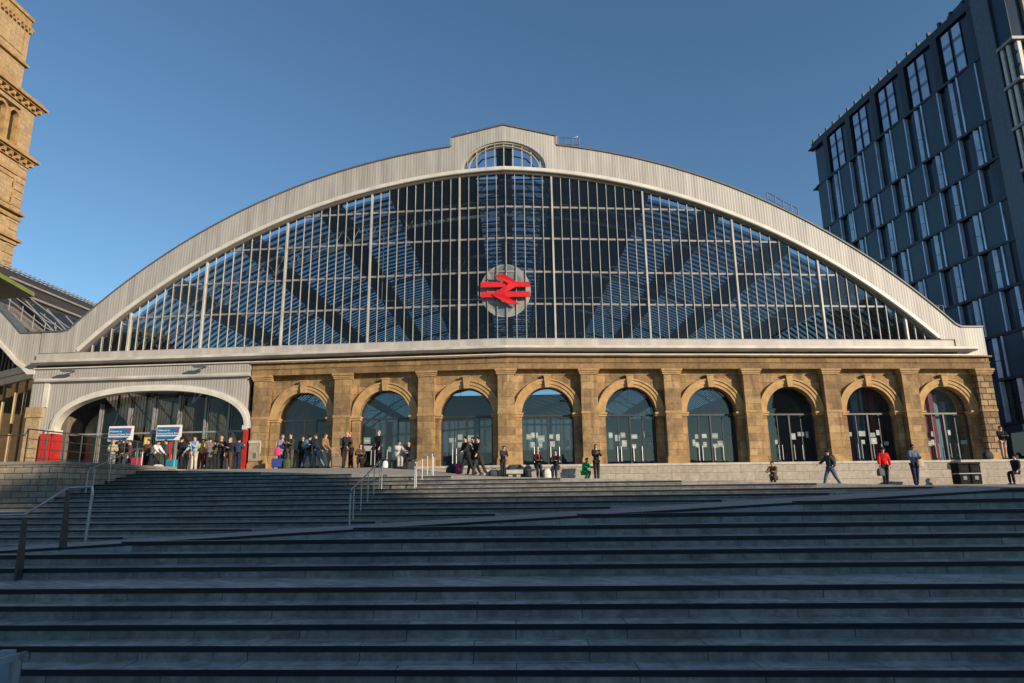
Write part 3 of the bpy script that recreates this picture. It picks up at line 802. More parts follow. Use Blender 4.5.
fbox(m, ec-ea-.5, ec-ea+.12, -.6, .12, 3.3, 3.55); fbox(m, ec+ea-.12, ec+ea+.15, -.6, .12, 3.3, 3.55)
fbox(m, E0+.55, E0+.9, -.4, .0, 4.9, 6.42)
m.build('entrance_arch', TRIMW, ST)
for s0, s1 in ((ec-ea-.75, ec-ea-.18), (ec+ea-.02, ec+ea+.2)):
    m = MB(); fbox(m, s0, s1, -.5, .1, .85, 3.3); m.build('red_pier', RED, ST)
m = MB(); fbox(m, ec-ea-.12, ec-ea+.2, -.5, -.03, .85, 3.3); m.build('red_pier', RED, ST)
m = MB(); fbox(m, E0-.25, E0+.62, -.8, .04, .85, 4.3); fbox(m, E0-.3, E0+.72, -.8, .12, 4.3, 4.9); m.build('corner_pillar', SANDPALE, ST)
m = MB(); fbox(m, E0-.2, E0+.58, -.8, .0, 4.9, 6.45); m.build('corner_cladding', CLADB, ST)
m = MB(); m.face([B(s, -1.5, z) for s, z in [(ec-ea, .9)]+[earc(i/K) for i in range(K+1)]+[(ec+ea, .9)]]); EG = m.build('entrance_glazing', GLASSDARK, ST)
m = MB()
for x in (-25.2, -23.3, -21.7, -20.1, -18.4, -16.9):
    zt = min(5.6, 3.38+2.3*max(.05, 1-abs((x-ec)/ea)**en)**(1/en)); fbox(m, x-.06, x+.06, -1.56, -1.40, .9, zt); fbox(m, x+.14, x+.18, -1.54, -1.44, .9, zt)
fbox(m, ec-ea, ec+ea, -1.55, -1.42, 3.3, 3.4)
m.build('frame', plain('entrance frame', (.32, .31, .29), .5, .3), EG)
for k_, s in enumerate((-26.3, -18.05)):
    m = MB(); m.tube([B(s+.15, .12, 7.0), B(s+.05, .55, 7.02)], .035, 6); L_ = m.build('wall_lamp', BLACK, ST)
    m = MB(); fbox(m, s-.3, s+.45, .5, .78, 6.93, 7.05); m.build('lamp_head', plain('lamp housing', (.09, .09, .1), .5), L_)
# right end return
m = MB(); m.loft([[B(29.1, o, z) for o, z in ((.02, .8), (-30, .8), (-30, 7.1), (.02, 7.1))], [B(28.3, o, z) for o, z in ((-.02, .8), (-30, .8), (-30, 7.1), (-.02, 7.1))]])
m.build('end_return', SANDROUGH, ST)
# roof edge railings
def railing(name, ss_, o, zfn, h=1.0):
    m = MB()
    for s in ss_: m.tube([B(s, o, zfn(s)), B(s, o, zfn(s)+h)], .035, 5)
    for k in (1.0, .55): m.tube([B(s, o, zfn(s)+h*k) for s in ss_], .028, 5)
    return m.build(name, plain('galvanised rail', (.10, .115, .135), .6, .1), ST)
railing('roof_guard_rail', [3.45, 3.9, 4.35, 4.75], -.6, lambda s: zout(4.75)+.1, 1.0)
railing('roof_guard_rail', [16.7, 17.2, 17.7, 18.2, 18.6], -.6, lambda s: zout(s)+.1+max(0, 17.7-s)*.12, 1.0)
railing('roof_guard_rail', [26.1, 26.5, 26.9, 27.2], -.5, lambda s: zout(27.0)+.25, .75)

# emblem of two linked arrows on a pale disc
sg = thing('station_emblem', 'red double arrow emblem on pale round disc in the glass screen', 'sign', B(.0, -.2, 11.1))
m = MB(); m.loft([[B(0+1.5*math.cos(2*math.pi*k/40), o, 11.12+1.62*math.sin(2*math.pi*k/40)) for k in range(40)] for o in (-.236, -.226)]); m.build('disc', plain('pale disc', (.26, .25, .23), .6, var=.25, scale=1.2), sg)
m = MB(); sc_ = .0078; zc = .0083
def ep(x, y): return ((x-350)*sc_, 11.1-(y-338)*zc)
for n_, pl in enumerate(([(165, 283), (535, 283), (535, 320), (165, 320)], [(165, 356), (535, 356), (535, 393), (165, 393)], [(262, 232), (348, 232), (462, 301), (376, 301)],
                         [(376, 301), (462, 301), (332, 375), (246, 375)], [(246, 375), (332, 375), (452, 445), (366, 445)])):
    fpoly(m, [ep(*p) for p in pl], .06, .16+.003*n_)
m.build('arrows', REDEMB, sg)
#@@PART3
# ================================================================== NEIGHBOURING BUILDINGS
# second shed to the left: end of its arched gable and its glazed roof
SS = thing('second_shed', 'ribbed gable end and dark glazed roof of the neighbouring train shed', 'train shed', B(-29.2, 0, 7.2))
SC2 = -57.4
def z2o(s): return max(9.5, (math.sqrt(38.6**2-(s-SC2)**2)-18.1)*1.0+.35)
m = MB(); cp = MB()
xs = [-28.72-.45*i for i in range(30)]
def z2i(s): return max(7.6, math.sqrt(max(0, RI*RI-(s-SC2-.9)**2))+CI+.1) if s < -29.4 else 7.2
for a, b in zip(xs, xs[1:]):
    m.loft([[B(s, o, z) for s, z in ((a, z2i(a)), (b, z2i(b)), (b, z2o(b)), (a, z2o(a)))] for o in (.05, -.7)])
    cp.loft([[B(s, o, z) for o, z in ((.12, z2o(s)), (-.75, z2o(s)), (-.75, z2o(s)+.1), (.12, z2o(s)+.1))] for s in (a, b)])
m.build('gable_band', CLAD, SS); cp.build('coping', DARKCAP, SS)
m = MB()
for a, b in zip(xs, xs[1:]):
    m.loft([[B(s, o, z) for o, z in ((-.3, z2i(s)-.3), (.18, z2i(s)-.3), (.18, z2i(s)), (-.3, z2i(s)))] for s in (a, b)])
m.build('gable_trim', TRIMW, SS)
m = MB(); m.face([B(s, -.4, z) for s, z in ((-31.0, 9.45), (-42, 9.45), (-42, 14), (-36, 13.2), (-31.4, 9.9))]); m.build('gable_glass', GLASSDARK, SS)
rm = MB(); gl = MB(); rb = MB()
prof = [(-38.5, 15.4), (-35.6, 15.35), (-34.4, 14.2), (-33.0, 12.6), (-31.4, 11.0), (-28.6, 8.4)]
for (xa, za), (xb, zb), mb_ in zip(prof, prof[1:], (rm, rm, rm, gl, gl)):
    mb_.loft([[(xa, y, za), (xb, y, zb), (xb, y, zb-.2), (xa, y, za-.2)] for y in (42, 64)])
rm.build('roof_panel', plain('roof sheet', (.045, .041, .037), .7, var=.3, spec=.2), SS)
m = MB(); pf = prof+[(-28.6, 7.5), (-38.5, 7.5)]; m.loft([[(x, y, z-.25) for x, z in pf] for y in (42.3, 42.5)]); m.build('gable_infill', ROOFDARK, SS)
gl.build('roof_glass', plain('dark roof glass', (.02, .028, .04), .45, spec=.25), SS)
for i in range(12):
    y = 42+i*2
    rb.loft([[(x, yy, z+d) for yy in (y, y+.12) for d in ((0, .05) if yy == y else (.05, 0))] for x, z in prof[3:]])
for x, z in ((-35.4, 15.3), (-34.3, 14.2), (-33.1, 12.9)): rb.tube([(x, 42, z+.12), (x, 64, z+.08)], .075, 6)
rb.build('roof_ribs', plain('pale roof rib', (.30, .28, .25), .6), SS)
r_ = MB()
for i in range(46):
    y = 42+i*.48; r_.tube([(-35.6, y, 15.4), (-35.6, y, 15.62)], .09, 5)
r_.build('ridge_caps', DARKCAP, SS)
# access gantry in the valley
GT = thing('roof_gantry', 'pale metal access gantry with railings in the roof valley', 'gantry', B(-30.6, -1.5, 10.0))
for s, o, z in ((-33.6, -1.6, 12.4), (-32.7, -1.7, 11.7), (-31.8, -1.8, 11.0), (-31.0, -1.9, 10.4), (-30.2, -2.0, 9.9), (-29.5, -2.1, 9.6)):
    for o_ in (o, o-2): m = MB(); m.tube([B(s, o_, z-1.0), B(s, o_, z+.85)], .03, 5); m.build('post', plain('gantry grey', (.26, .25, .23), .6), GT)
m = MB()
for d in (.95, .5):
    m.tube([B(-33.6, -1.6, 12.4+d), B(-30.2, -2.0, 9.9+d), B(-29.5, -2.1, 9.6+d)], .04, 5); m.tube([B(-33.6, -3.6, 12.5+d), B(-30.2, -4.0, 10+d), B(-27.0, -4.2, 9.3+d*.2)], .04, 5)
m.build('rail', plain('gantry grey', (.26, .25, .23), .6), GT)
m = MB(); m.loft([[B(s, o, z+dz) for o, dz in ((-1.4, -.1), (-4.2, -.1), (-4.2, 0), (-1.4, 0))] for s, z in ((-33.8, 12.3), (-30.4, 9.9), (-28.9, 9.3))]); m.build('walkway', plain('gantry deck', (.2, .18, .16), .7), GT)

# glass fronted building at the far left
GB = thing('glass_building', 'glass fronted building with black wavy fins and white band, far left', 'building', (-29.6, 37.5, .9))
gd = Vector((-math.cos(R(33)), math.sin(R(33)), 0)); gn = Vector((-math.sin(R(33)), -math.cos(R(33)), 0)); ga = Vector((-29.12, 38.75, 0))
def Gf(t, o, z): p = ga+gd*t+gn*o; return (p.x, p.y, z)
m = MB(); m.box(.0, 16, -.4, -.05, .7, 6.75, Gf); m.build('glass_wall', plain('dark shopfront glass', (.012, .018, .02), .06, spec=.9), GB)
m = MB(); m.box(.02, 16, -.35, .10, 6.75, 7.15, Gf); m.box(.02, 16, -.35, .0, 7.15, 7.22, Gf); m.box(.02, 16, -.35, .14, 7.22, 7.65, Gf); m.build('white_band', TRIMW, GB)
m = MB(); m.box(0, 16, -.4, -.06, 7.65, 9.3, Gf); m.build('upper_panel', plain('silver panel', (.34, .33, .31), .4, .1, var=.3, scale=.7), GB)
for k in range(20):
    m = MB(); t0 = .3+k*.62
    m.loft([[Gf(t0+.07*math.sin(z*3+k)+w_, o, 7.66+z) for w_, o in ((-.07, -.055), (.07, -.055), (.07, .05), (-.07, .05))] for z in [i*.16 for i in range(11)]])
    m.build('fin', BLACK, GB)
for t in (1.2, 2.6, 4.4, 6.2, 8.0):
    m = MB(); m.box(t, t+.06, -.045, .03, .8, 6.75, Gf); m.build('mullion', plain('gold mullion', (.36, .27, .15), .4, .4), GB)
m = MB(); m.box(.02, 16, -.45, .12, 9.3, 9.4, Gf); m.build('roof', DARKCAP, GB)
CN = thing('canopy', 'flat canopy with lime green edge, top left', 'canopy', (-27.5, 33, 10))
T = Vector((-26.33, 34.0, 10.43)); e1 = Vector((.22, -1, .0)); e2 = Vector((-1, .12, -.02))
poly = [T, T+e1*9, T+e1*9+e2*10, T+e2*10]
m = MB(); m.loft([[p for p in poly], [p+Vector((0, 0, .20)) for p in poly]]); m.build('slab', plain('canopy soffit', (.045, .055, .04), .6), CN)
m = MB(); 
m.loft([[p+Vector((.05, .0, .202)) for p in (T, T+e1*9, T+e1*9+e2*.35, T+e2*.35)], [p+Vector((.05, 0, .25)) for p in (T, T+e1*9, T+e1*9+e2*.35, T+e2*.35)]])
m.loft([[q+d for d in (Vector((.01, 0, .02)), Vector((.06, 0, .02)), Vector((.06, 0, .2)), Vector((.01, 0, .2)))] for q in (T, T+e1*9)])
m.build('green_edge', plain('lime green paint', (.15, .18, .03), .6), CN)
m = MB()
for k in (3.5, 8.0):
    q = T+e1*k+e2*5; m.tube([(q.x, q.y, .8), (q.x, q.y, 10.45)], .12, 10)
m.build('post', STEELPOST, CN)

# sandstone tower of the old hotel
TW = thing('stone_tower', 'tall warm sandstone hotel tower with bracketed cornices, left edge', 'tower', (-39.35, 44, 1))
X0 = -39.35
def Tb(mb, y0, y1, d, z0, z1, deep=9.0): mb.box(X0-deep-d, X0+d, y0-d, y1+d, z0, z1)
m = MB(); Tb(m, 37, 48, 0, .5, 26.0); m.build('lower_stage', SANDPALE, TW)
m = MB(); m.box(X0-9, X0-.45, 37.4, 47.6, 26.4, 31.0)
for y0, y1 in ((37, 38.4), (40.4, 42.4), (46.6, 48)): m.box(X0-.46, X0, y0, y1, 26.4, 31.0)
m.box(X0-.46, X0, 38.4, 40.4, 29.8, 31.0); m.box(X0-.46, X0, 42.4, 46.6, 30.1, 31.0)
for cy_, r_w in ((45.7, .62), (44.2, .62), (43.1, .5)):
    pass
ms = m.build('belvedere_stage', SANDPALE, TW)
for yc in (43.3, 44.7, 46.0):
    a = MB(); rr = .42
    pts_ = [(yc-rr-.22, 26.9), (yc-rr-.22, 29.2)]+[(yc-(rr+.22)*math.cos(math.pi*k/12), 29.2+(rr+.22)*math.sin(math.pi*k/12)) for k in range(1, 12)]+[(yc+rr+.22, 29.2), (yc+rr+.22, 26.9)]
    pin = [(yc-rr, 26.9), (yc-rr, 29.2)]+[(yc-rr*math.cos(math.pi*k/12), 29.2+rr*math.sin(math.pi*k/12)) for k in range(1, 12)]+[(yc+rr, 29.2), (yc+rr, 26.9)]
    a.loft([[(X0+o, y, z) for (y, z), o in ((p, -.5), (q, -.5), (q, .06), (p, .06))] for p, q in zip(pin, pts_)])
    w_ = a.build('arched_window', SANDTRIM, TW)
    a = MB(); a.face([(X0-.40, y, z) for y, z in pin]); a.build('pane', plain('dark tower opening', (.03, .025, .02), .3), w_)
m = MB(); Tb(m, 37.5, 46.2, 0, 31.6, 37.4, 8.5); m.build('upper_stage', SANDPALE, TW)
m = MB(); Tb(m, 37.5, 46.2, -.0, 37.4, 37.9, 8.5); Tb(m, 37.5, 46.2, .18, 37.0, 37.25, 8.5); Tb(m, 37.5, 46.2, .12, 37.9, 38.2, 8.5); m.build('parapet', SANDTRIM, TW)
for z0, pr, y1 in ((26.0, .62, 48.0), (30.8, .62, 48.0)):
    m = MB(); Tb(m, 37, y1, pr*.25, z0-.35, z0-.1); Tb(m, 37, y1, pr*.7, z0+.1, z0+.22); Tb(m, 37, y1, pr, z0+.22, z0+.42); Tb(m, 37, y1, pr*.6, z0+.42, z0+.7)
    cn_ = m.build('cornice', SANDTRIM, TW)
    k = 37.2
    while k < y1+.5: m = MB(); m.box(X0-.1, X0+pr*.62, k, k+.26, z0-.22, z0+.1); k += .72; m.build('bracket', SANDTRIM, cn_)
for z0, pr in ((33.7, .22), (21.5, .3), (21.0, .16), (19.3, .35), (19.0, .18), (24.6, .1)):
    m = MB(); Tb(m, 37.5 if z0 > 31 else 37, 46.2 if z0 > 31 else 48, pr, z0, z0+.22, 8.5 if z0 > 31 else 9); m.build('string_course', SANDTRIM, TW)
m = MB()
for y0, y1, z0, z1 in ((43.5, 46.9, 22.2, 24.2), (39, 42.6, 22.2, 24.2)): m.box(X0-.05, X0+.07, y0-.15, y1+.15, z0-.15, z0); m.box(X0-.05, X0+.07, y0-.15, y1+.15, z1, z1+.15); m.box(X0-.05, X0+.07, y0-.15, y0, z0, z1); m.box(X0-.05, X0+.07, y1, y1+.15, z0, z1)
m.build('panel_frame', SANDTRIM, TW)
m = MB(); k = .0
for i in range(38):
    z = 1+i*.66; m.box(X0-.3, X0+.06, 47.2 if i % 2 else 46.9, 48.06, z, z+.5)
m.build('quoin_strip', SANDPALE, TW)
m = MB()
for y0, y1 in ((38.2, 40.6), (41.0, 45.6)): m.box(X0-.02, X0+.05, y0-.12, y1+.12, 34.5, 34.62); m.box(X0-.02, X0+.05, y1, y1+.12, 34.62, 36.6); m.box(X0-.02, X0+.05, y0-.12, y0, 34.62, 36.6)
m.build('upper_panel_frame', SANDTRIM, TW)
k = 37.6
while k < 46.3: m = MB(); m.box(X0, X0+.2, k, k+.2, 36.72, 37.0); k += .42; m.build('dentil', SANDTRIM, TW)

# blue grey office tower on the right
OT = thing('office_tower', 'tall dark blue panelled office tower rising behind the right end', 'office building', (40, 50, -.3))
N0 = Vector((38.88, 45.0, 0)); od = Vector((-.11, 1, 0)).normalized(); on = Vector((-1, -.11, 0)).normalized()
def O(t, o, z): p = N0+od*t+on*o; return (p.x, p.y, z)
OB_ = plain('dark window recess', (.014, .020, .028), .2, spec=.6)
OP = plain('blue grey facade panel', (.030, .050, .068), .42, .3, var=.2, scale=.5)
OP2 = plain('darker facade panel', (.020, .034, .048), .35, .35, var=.25, scale=.6)
OS = plain('reveal with sky tone', (.52, .62, .76), .25, .3, var=.25, scale=.7)  # pale blue base carries the sky's reflection on the reveals
OF = plain('dark facade frame', (.022, .028, .036), .5, .2)
OL = plain('slate grey pier', (.085, .10, .12), .45, .2, var=.15)
OG = plain('pane with sky tone', (.42, .50, .62), .12, .3, var=.2, scale=.4)  # reflected sky put into the base colour of the panes
m = MB(); m.box(0, 25.2, -22, -.3, -1, 38.3, O); m.build('core', OB_, OT)
m = MB(); m.box(-.1, 25.3, -22, .05, 38.45, 39.2, O); m.build('roof_edge', OF, OT)
for k in range(19): t = .9+k*1.33; m = MB(); m.box(t, t+.22, -.25, .05, 39.2, 39.62, O); m.build('roof_stud', OF, OT)
m = MB(); m.box(-.0, 1.55, -.3, .10, -1, 39.0, O); m.build('corner_pier', OL, OT)
m = MB(); m.box(1.55, 2.1, -.3, .02, -1, 38.45, O); m.build('dark_pier', OF, OT)
rows = [(28.3, 33.55)]+[(24.85-3.45*k, 28.1-3.45*k) for k in range(8)]
for z0, z1 in rows:
    m = MB(); m.box(1.55, 25.2, -.3, .12, z1, z1+.22, O); m.build('floor_band', OF, OT)
# tall top windows
for k in range(6):
    t0 = 2.1+k*4.2-.05
    m = MB(); m.box(t0+3.45, min(25.2, t0+4.2), -.3, .06, 33.77, 38.45, O)
    if t0+3.45 < 25: m.build('pier', OF, OT)
    if t0+3.4 > 25: continue
    f = MB(); f.box(t0, t0+3.45, -.29, -.22, 33.77, 38.45, O); W_ = f.build('top_window', OB_, OT)
    for a in (1.05, 2.25):
        q = MB()
        for z0, z1 in ((33.95, 35.2), (35.55, 36.75), (37.1, 38.2)): q.box(t0+a, t0+a+.82, -.16, -.1, z0, z1, O)
        for z0, z1 in ((35.2, 35.55), (36.75, 37.1)): q.box(t0+a, t0+a+.82, -.15, -.11, z0, z1, O, 1)
        q.build('pane', [OG, plain('dim pane', (.12, .19, .28), .2, .2)], W_)
rn = random.Random(5)
unit = [(0, .13, 0), (.13, 1.95, 1), (1.95, 2.1, 0), (2.5, 2.76, 2), (2.76, 3.3, 3)]
unit2 = [(0, .13, 0), (.13, 1.95, 1), (1.95, 2.1, 0), (2.3, 2.6, 3), (2.7, 2.95, 2), (2.95, 3.5, 3)]
for ri, (z0, z1) in enumerate(rows):
    off = (ri*1.37) % 4.2; t = 2.1-off
    while t < 25.2:
        u = unit if (ri+int(t*3)) % 2 else unit2
        p = MB(); any_ = False
        for a, b, kd in u:
            a, b = max(2.12, t+a), min(25.1, t+b)
            if b-a < .06: continue
            any_ = True
            zb, zt = z0+.03, z1-.03
            if kd == 1: p.hexa([O(a, -.2, zb), O(b, -.2, zb), O(b, .02, zb), O(a, .12, zb), O(a, -.2, zt), O(b, -.2, zt), O(b, .02, zt), O(a, .12, zt)], 0)
            elif kd == 3: p.box(a, b, -.25, -.08, zb, zt, O, 1)
            elif kd == 2:
                zm = zb+(zt-zb)*.42
                p.hexa([O(a, -.25, zb), O(b, -.25, zb), O(b, .08, zb), O(a, -.12, zb), O(a, -.25, zm), O(b, -.25, zm), O(b, .08, zm), O(a, -.12, zm)], 2)
                p.hexa([O(a, -.25, zm+.05), O(b, -.25, zm+.05), O(b, .08, zm+.05), O(a, -.12, zm+.05), O(a, -.25, zt), O(b, -.25, zt), O(b, .08, zt), O(a, -.12, zt)], 2)
            else: p.box(a, b, -.25, .10, zb, zt, O, 2)
        if any_: p.build('window_panel', [OP, OP2, OS], OT)
        t += 4.2
for z in (33.5, 38.6, 27.9): m = MB(); m.box(25.22, 25.9, -.6, .15, z, z+.12, O); m.build('end_ledge', OF, OT)
# sunlit corner bay of the tower
def Q(t, o, z): return (N0.x+.12+t, N0.y-1.3-o, z)
fin = plain('pale stone fin', (.56, .53, .46), .5, var=.15)
m = MB(); m.box(0, 22, -6, -.02, -1, 40, Q); m.build('front_core', OB_, OT)
for k in range(11):
    m = MB()
    for zz0, zz1 in [(z_+.35, z_+3.2) for z_ in [33.0-3.45*(q+1) for q in range(10)]]:
        m.box(.1+k*.85, .38+k*.85, -.05, .30, zz0, zz1, Q)
    m.build('fin', fin, OT)
for q in range(11):
    m = MB(); z = 33.0-3.45*q; m.box(-.3, 20, -1.3, .4, z-.12, z+.12, Q); m.build('front_ledge', plain('ledge metal', (.26, .25, .24), .5, .3), OT)
for q in range(10):
    for d in (1.2, 2.3): m = MB(); z = 33.0-3.45*(q+1)+d; m.box(0, 12, -.05, .14, z, z+.22, Q); m.build('front_spandrel', OP2, OT)
for k in range(14): m = MB(); m.box(1.2+k*.5, 1.35+k*.5, -.05, .25, 33.3, 40, Q); m.build('upper_fin', plain('tan fin', (.33, .28, .21), .6), OT)

for y_ in (.25, .85):
    m = MB()
    for q in range(10): z = 33.0-3.45*(q+1); m.box(-.16, .0, -y_-.26, -y_, z+.2, z+3.3, Q)
    m.build('side_fin', fin, OT)
m = MB()
for k in range(2): m.box(-.05, .02, -1.3, .1, 33.2, 40, Q)
m.build('upper_side', OP2, OT)
# unseen blocks behind the viewer, placed and sized to cast shade on the steps
def hall(label, x0, x1, y0, y1, H, ped):
    t = thing('stone_block', label, 'hall', ((x0+x1)/2, y0, -3.4))
    hs = masonry('hall stone', (.34, .29, .22), (.28, .24, .18), (.1, .09, .07), 1.4, .6, .015, dirt_amt=.5)
    m = MB(); m.box(x0, x1, y1, y0, -3.4, H-2.5); m.build('wall', hs, t)
    m = MB(); m.box(x0-.5, x1+.5, y1-.5, y0+.5, H-2.5, H-1.6); m.box(x0-1.0, x1, y1-1, y0+1.0, H-1.6, H-1.0); m.box(x0, x1, y1, y0, H-1.0, H); m.build('cornice', hs, t)
    n_ = int((x1-x0)/6)
    for k in range(n_):
        c = x0+(k+.5)*(x1-x0)/n_
        m = MB(); m.tube([(c, y0+1.1, -2.4), (c, y0+1.1, H-2.5)], .85, 14, r1=.72); m.build('column', hs, t)
    m = MB(); m.box(x0-.5, x1+.5, y0, y0+2.4, -3.4, -2.4); m.build('base', hs, t)
HY = -80.0
HA = (16.9-HY)/2.148-.25
XE = -3.1+(18.0-HY)*1.28
hall('broad stone block far across the street, behind the viewer', 106, XE+80, HY, HY-32, HA, False)
hall('slim unseen stone block added behind the viewer to shade the left steps', -13.0+(18.7-HY+3)*1.28, XE, HY, HY-3, HA+(24.6-16.0)/2.148, True)  # added slim block, shaped so its shadow darkens only the left steps
# low stone terrace opposite, seen only as the dark foot of the door reflections
t = thing('stone_terrace', 'long low stone terrace across the street, mirrored in the door glass', 'terrace', (0, -46, -3.4))
m = MB(); m.box(-120, 120, -56, -46, -3.4, 3.4); m.build('wall', masonry('terrace stone', (.2, .18, .15), (.16, .14, .12), (.08, .07, .06), 1.4, .6, .015), t)
m = MB(); m.box(-120.5, 120.5, -56.5, -45.5, 3.4, 4.0); m.build('coping', plain('terrace coping', (.22, .2, .17), .8), t)
t = thing('street_lamp', 'tall grey street lamp mirrored in the fifth arched door', 'street lamp', (15.6, -10, -3.06))
m = MB(); m.tube([(15.6, -10, -3.06), (15.6, -10, 10.4)], .14, 10, r1=.08); m.build('pole', STEELDARK, t)
for sx in (-1, 1):
    m = MB(); m.tube([(15.6, -10, 10.2), (15.6+sx*1.3, -10, 10.7)], .05, 8); ar_ = m.build('arm', STEELDARK, t)
    m = MB(); m.box(15.6+sx*1.5-.35, 15.6+sx*1.5+.35, -10.15, -9.85, 10.62, 10.8); m.build('lamp_head', STEELDARK, ar_)

# ================================================================== STREET FURNITURE
def handrail(label, pts, posts, h, group=None, fins=True):
    """pts: ground points along the rail; posts: indexes that carry an upright"""
    t = thing('handrail', label, 'handrail', pts[0], 0, group)
    top = [Vector(p)+Vector((0, 0, h)) for p in pts]
    for i in posts:
        p = Vector(pts[i]); q = top[i]
        m = MB()
        if fins:
            d = Vector((0, 1, 0))
            m.hexa([p+Vector(v) for v in ((-.02, -.02, 0), (.02, -.02, 0), (.02, .17, 0), (-.02, .17, 0))]+[q+Vector(v) for v in ((-.02, -.02, -.05), (.02, -.02, -.05), (.02, .05, -.05), (-.02, .05, -.05))])
        else: m.tube([p, q-Vector((0, 0, .03))], .014, 8)
        m.build('post', STEELPOST if fins else STEEL, t)
    m = MB(); m.tube(top, .026 if fins else .019, 10); m.build('rail', STEEL, t)
    return t, top
def gp(x, y, Y):
    p = at_depth(x, y, Y); return Vector((p.x, p.y, p.z))
# foreground left rail
t, top = handrail('stainless handrail with bronze fin posts on the left of the lower steps', [(-10.6, 11.9, -1.60), (-8.84, 12.0, -1.58), (-8.70, 12.86, -1.12), (-8.36, 13.05, -1.1)], [0, 1, 2], 1.17)
m = MB(); q = Vector((-8.36, 13.05, .06)); m.tube([q+Vector((0, 0, .02)), q+Vector((.03, .0, -.1)), q+Vector((.0, .0, -1.1))], .025, 10); m.build('end_loop', STEEL, t)
def step_rail(label, x_a, y_a, Y_a, x_b, y_b, Y_b, n):
    A = gp(x_a, y_a, Y_a); A.z = ground(A.x, A.y); Bp = gp(x_b, y_b, Y_b); Bp.z = ground(Bp.x, Bp.y)
    pts = [A+(Bp-A)*(i/(n-1)) for i in range(n)]
    for p in pts: p.z = ground(p.x, p.y+.02)
    pts2 = [Vector((p.x, p.y, A.z+(Bp.z-A.z)*i/(n-1)+.03)) for i, p in enumerate(pts)]
    t, top = handrail(label, pts2, list(range(n)), .72, 'handrails on the upper steps', False)
    m = MB(); e = top[0]; m.tube([e, e+Vector((0, -.25, -.05)), e+Vector((0, -.3, -.15)), Vector((e.x, e.y-.3, ground(e.x, e.y-.35)))], .018, 10); m.build('end_loop', STEEL, t)
    m = MB(); e = top[-1]; m.tube([e, e+Vector((0, .25, 0)), e+Vector((0, .3, -.12)), Vector((e.x, e.y+.3, ground(e.x, e.y+.35)))], .018, 10); m.build('end_loop', STEEL, t)
step_rail('stainless handrail on the steps, lower and nearer of two', 353, 520, 14.9, 379, 495, 18.2, 5)
step_rail('stainless handrail at the top of the steps, the farther one', 416, 494, 18.4, 432, 479, 21.5, 4)
step_rail('stainless handrail climbing beside the brown retaining wall', 92, 492, 19.6, 136, 470, 23.3, 4)
# railing on the retaining wall
t = thing('railing', 'dark railing along the top of the brown retaining wall', 'railing', (-14.2, 19, .83))
for k in range(8): m = MB(); y = 18.95+k*.8; m.tube([(-14.2, y, .83), (-14.2, y, 1.78)], .022, 6); m.build('post', STEELPOST, t)
for z in (1.78, 1.5, 1.22, .95): m = MB(); m.tube([(-14.2, 18.9, z), (-14.2, 24.8, z)], .022 if z > 1.6 else .012, 6); m.build('rail', STEELPOST, t)
t = thing('railing', 'dark front railing above the brown wall, beside the red pier', 'railing', (-18, 19, .83))
for k in range(6): m = MB(); x = -14.2-k*1.2; m.tube([(x, 18.95, .83), (x, 18.95, 1.6 if k > 0 else 1.78)], .022, 6); m.build('post', STEELPOST, t)
t['label'] = 'short dark railing across the front of the brown wall'
m = MB(); m.tube([(-14.2, 18.95, 1.78), (-14.3, 18.95, 1.6), (-20.2, 18.95, 1.6)], .022, 6); m.build('rail', STEELPOST, t)
# near post, bottom left corner
t = thing('steel_barrier', 'pale steel plate post with rail end at the bottom left corner', 'barrier', (-5.4, 6.6, -3.06))
a = gp(3, 668, 6.6)
m = MB(); p0 = gp(9, 650, 6.75)
m.box(p0.x-.075, p0.x+.06, 6.73, 6.77, -3.06, p0.z); m.build('plate', plain('galvanised plate', (.30, .34, .38), .5, .3, var=.2), t)
m = MB(); e = gp(22, 656, 6.3); q = gp(-60, 676, 6.3); 
m.hexa([(q.x, 6.26, q.z-.03), (e.x, 6.26, e.z-.03), (e.x, 6.36, e.z-.03), (q.x, 6.36, q.z-.03), (q.x, 6.26, q.z+.03), (e.x, 6.26, e.z+.03), (e.x, 6.36, e.z+.03), (q.x, 6.36, q.z+.03)])
m.build('rail', plain('pale rail steel', (.5, .52, .55), .3, .8), t)
m = MB(); m.tube([(e.x-.05, 6.31, e.z-.03), (e.x-.05, 6.31, -3.06)], .045, 10); m.tube([(e.x-.35, 6.31, e.z-.08), (e.x-.35, 6.31, -3.06)], .03, 10); m.build('leg', STEEL, t)

# litter bins
def GZ(X, Y, on=None): return on if on is not None else ground(X, Y)
t = thing('litter_bin', 'black double litter bin against the pale wall on the right', 'bin', B(22.4, 2.8, -.33))
bx = [at_depth(953, 480, 33.2).x, at_depth(976, 480, 33.2).x]; gz0 = P_(bx[0], 33)-.02
for k in range(2):
    a = bx[0]+k*(bx[1]-bx[0])/2
    m = MB(); m.box(a+.02, a+.56, 32.7, 33.3, gz0+.06, gz0+1.02); bn = m.build('bin_body', plain('bin black', (.006, .006, .007), .75, spec=.15), t, bevel=.03)
    m = MB(); m.box(a+.0, a+.58, 32.67, 33.33, gz0+1.02, gz0+1.12); m.build('lid', plain('bin lid', (.012, .012, .013), .7, spec=.2), bn, bevel=.03)
    m = MB(); m.box(a+.12, a+.46, 32.69, 32.705, gz0+.72, gz0+.90); m.build('slot', plain('bin slot', (.004, .004, .004), .9), bn)
    m = MB(); m.box(a+.2, a+.38, 32.69, 32.70, gz0+.28, gz0+.46); m.build('sticker', plain('bin sticker', (.16, .16, .16), .6), bn)
m = MB(); m.box(bx[0], bx[1]+.02, 32.66, 33.3, gz0+.56, gz0+.60); m.build('trim', plain('bin trim', (.4, .38, .34), .5), t)
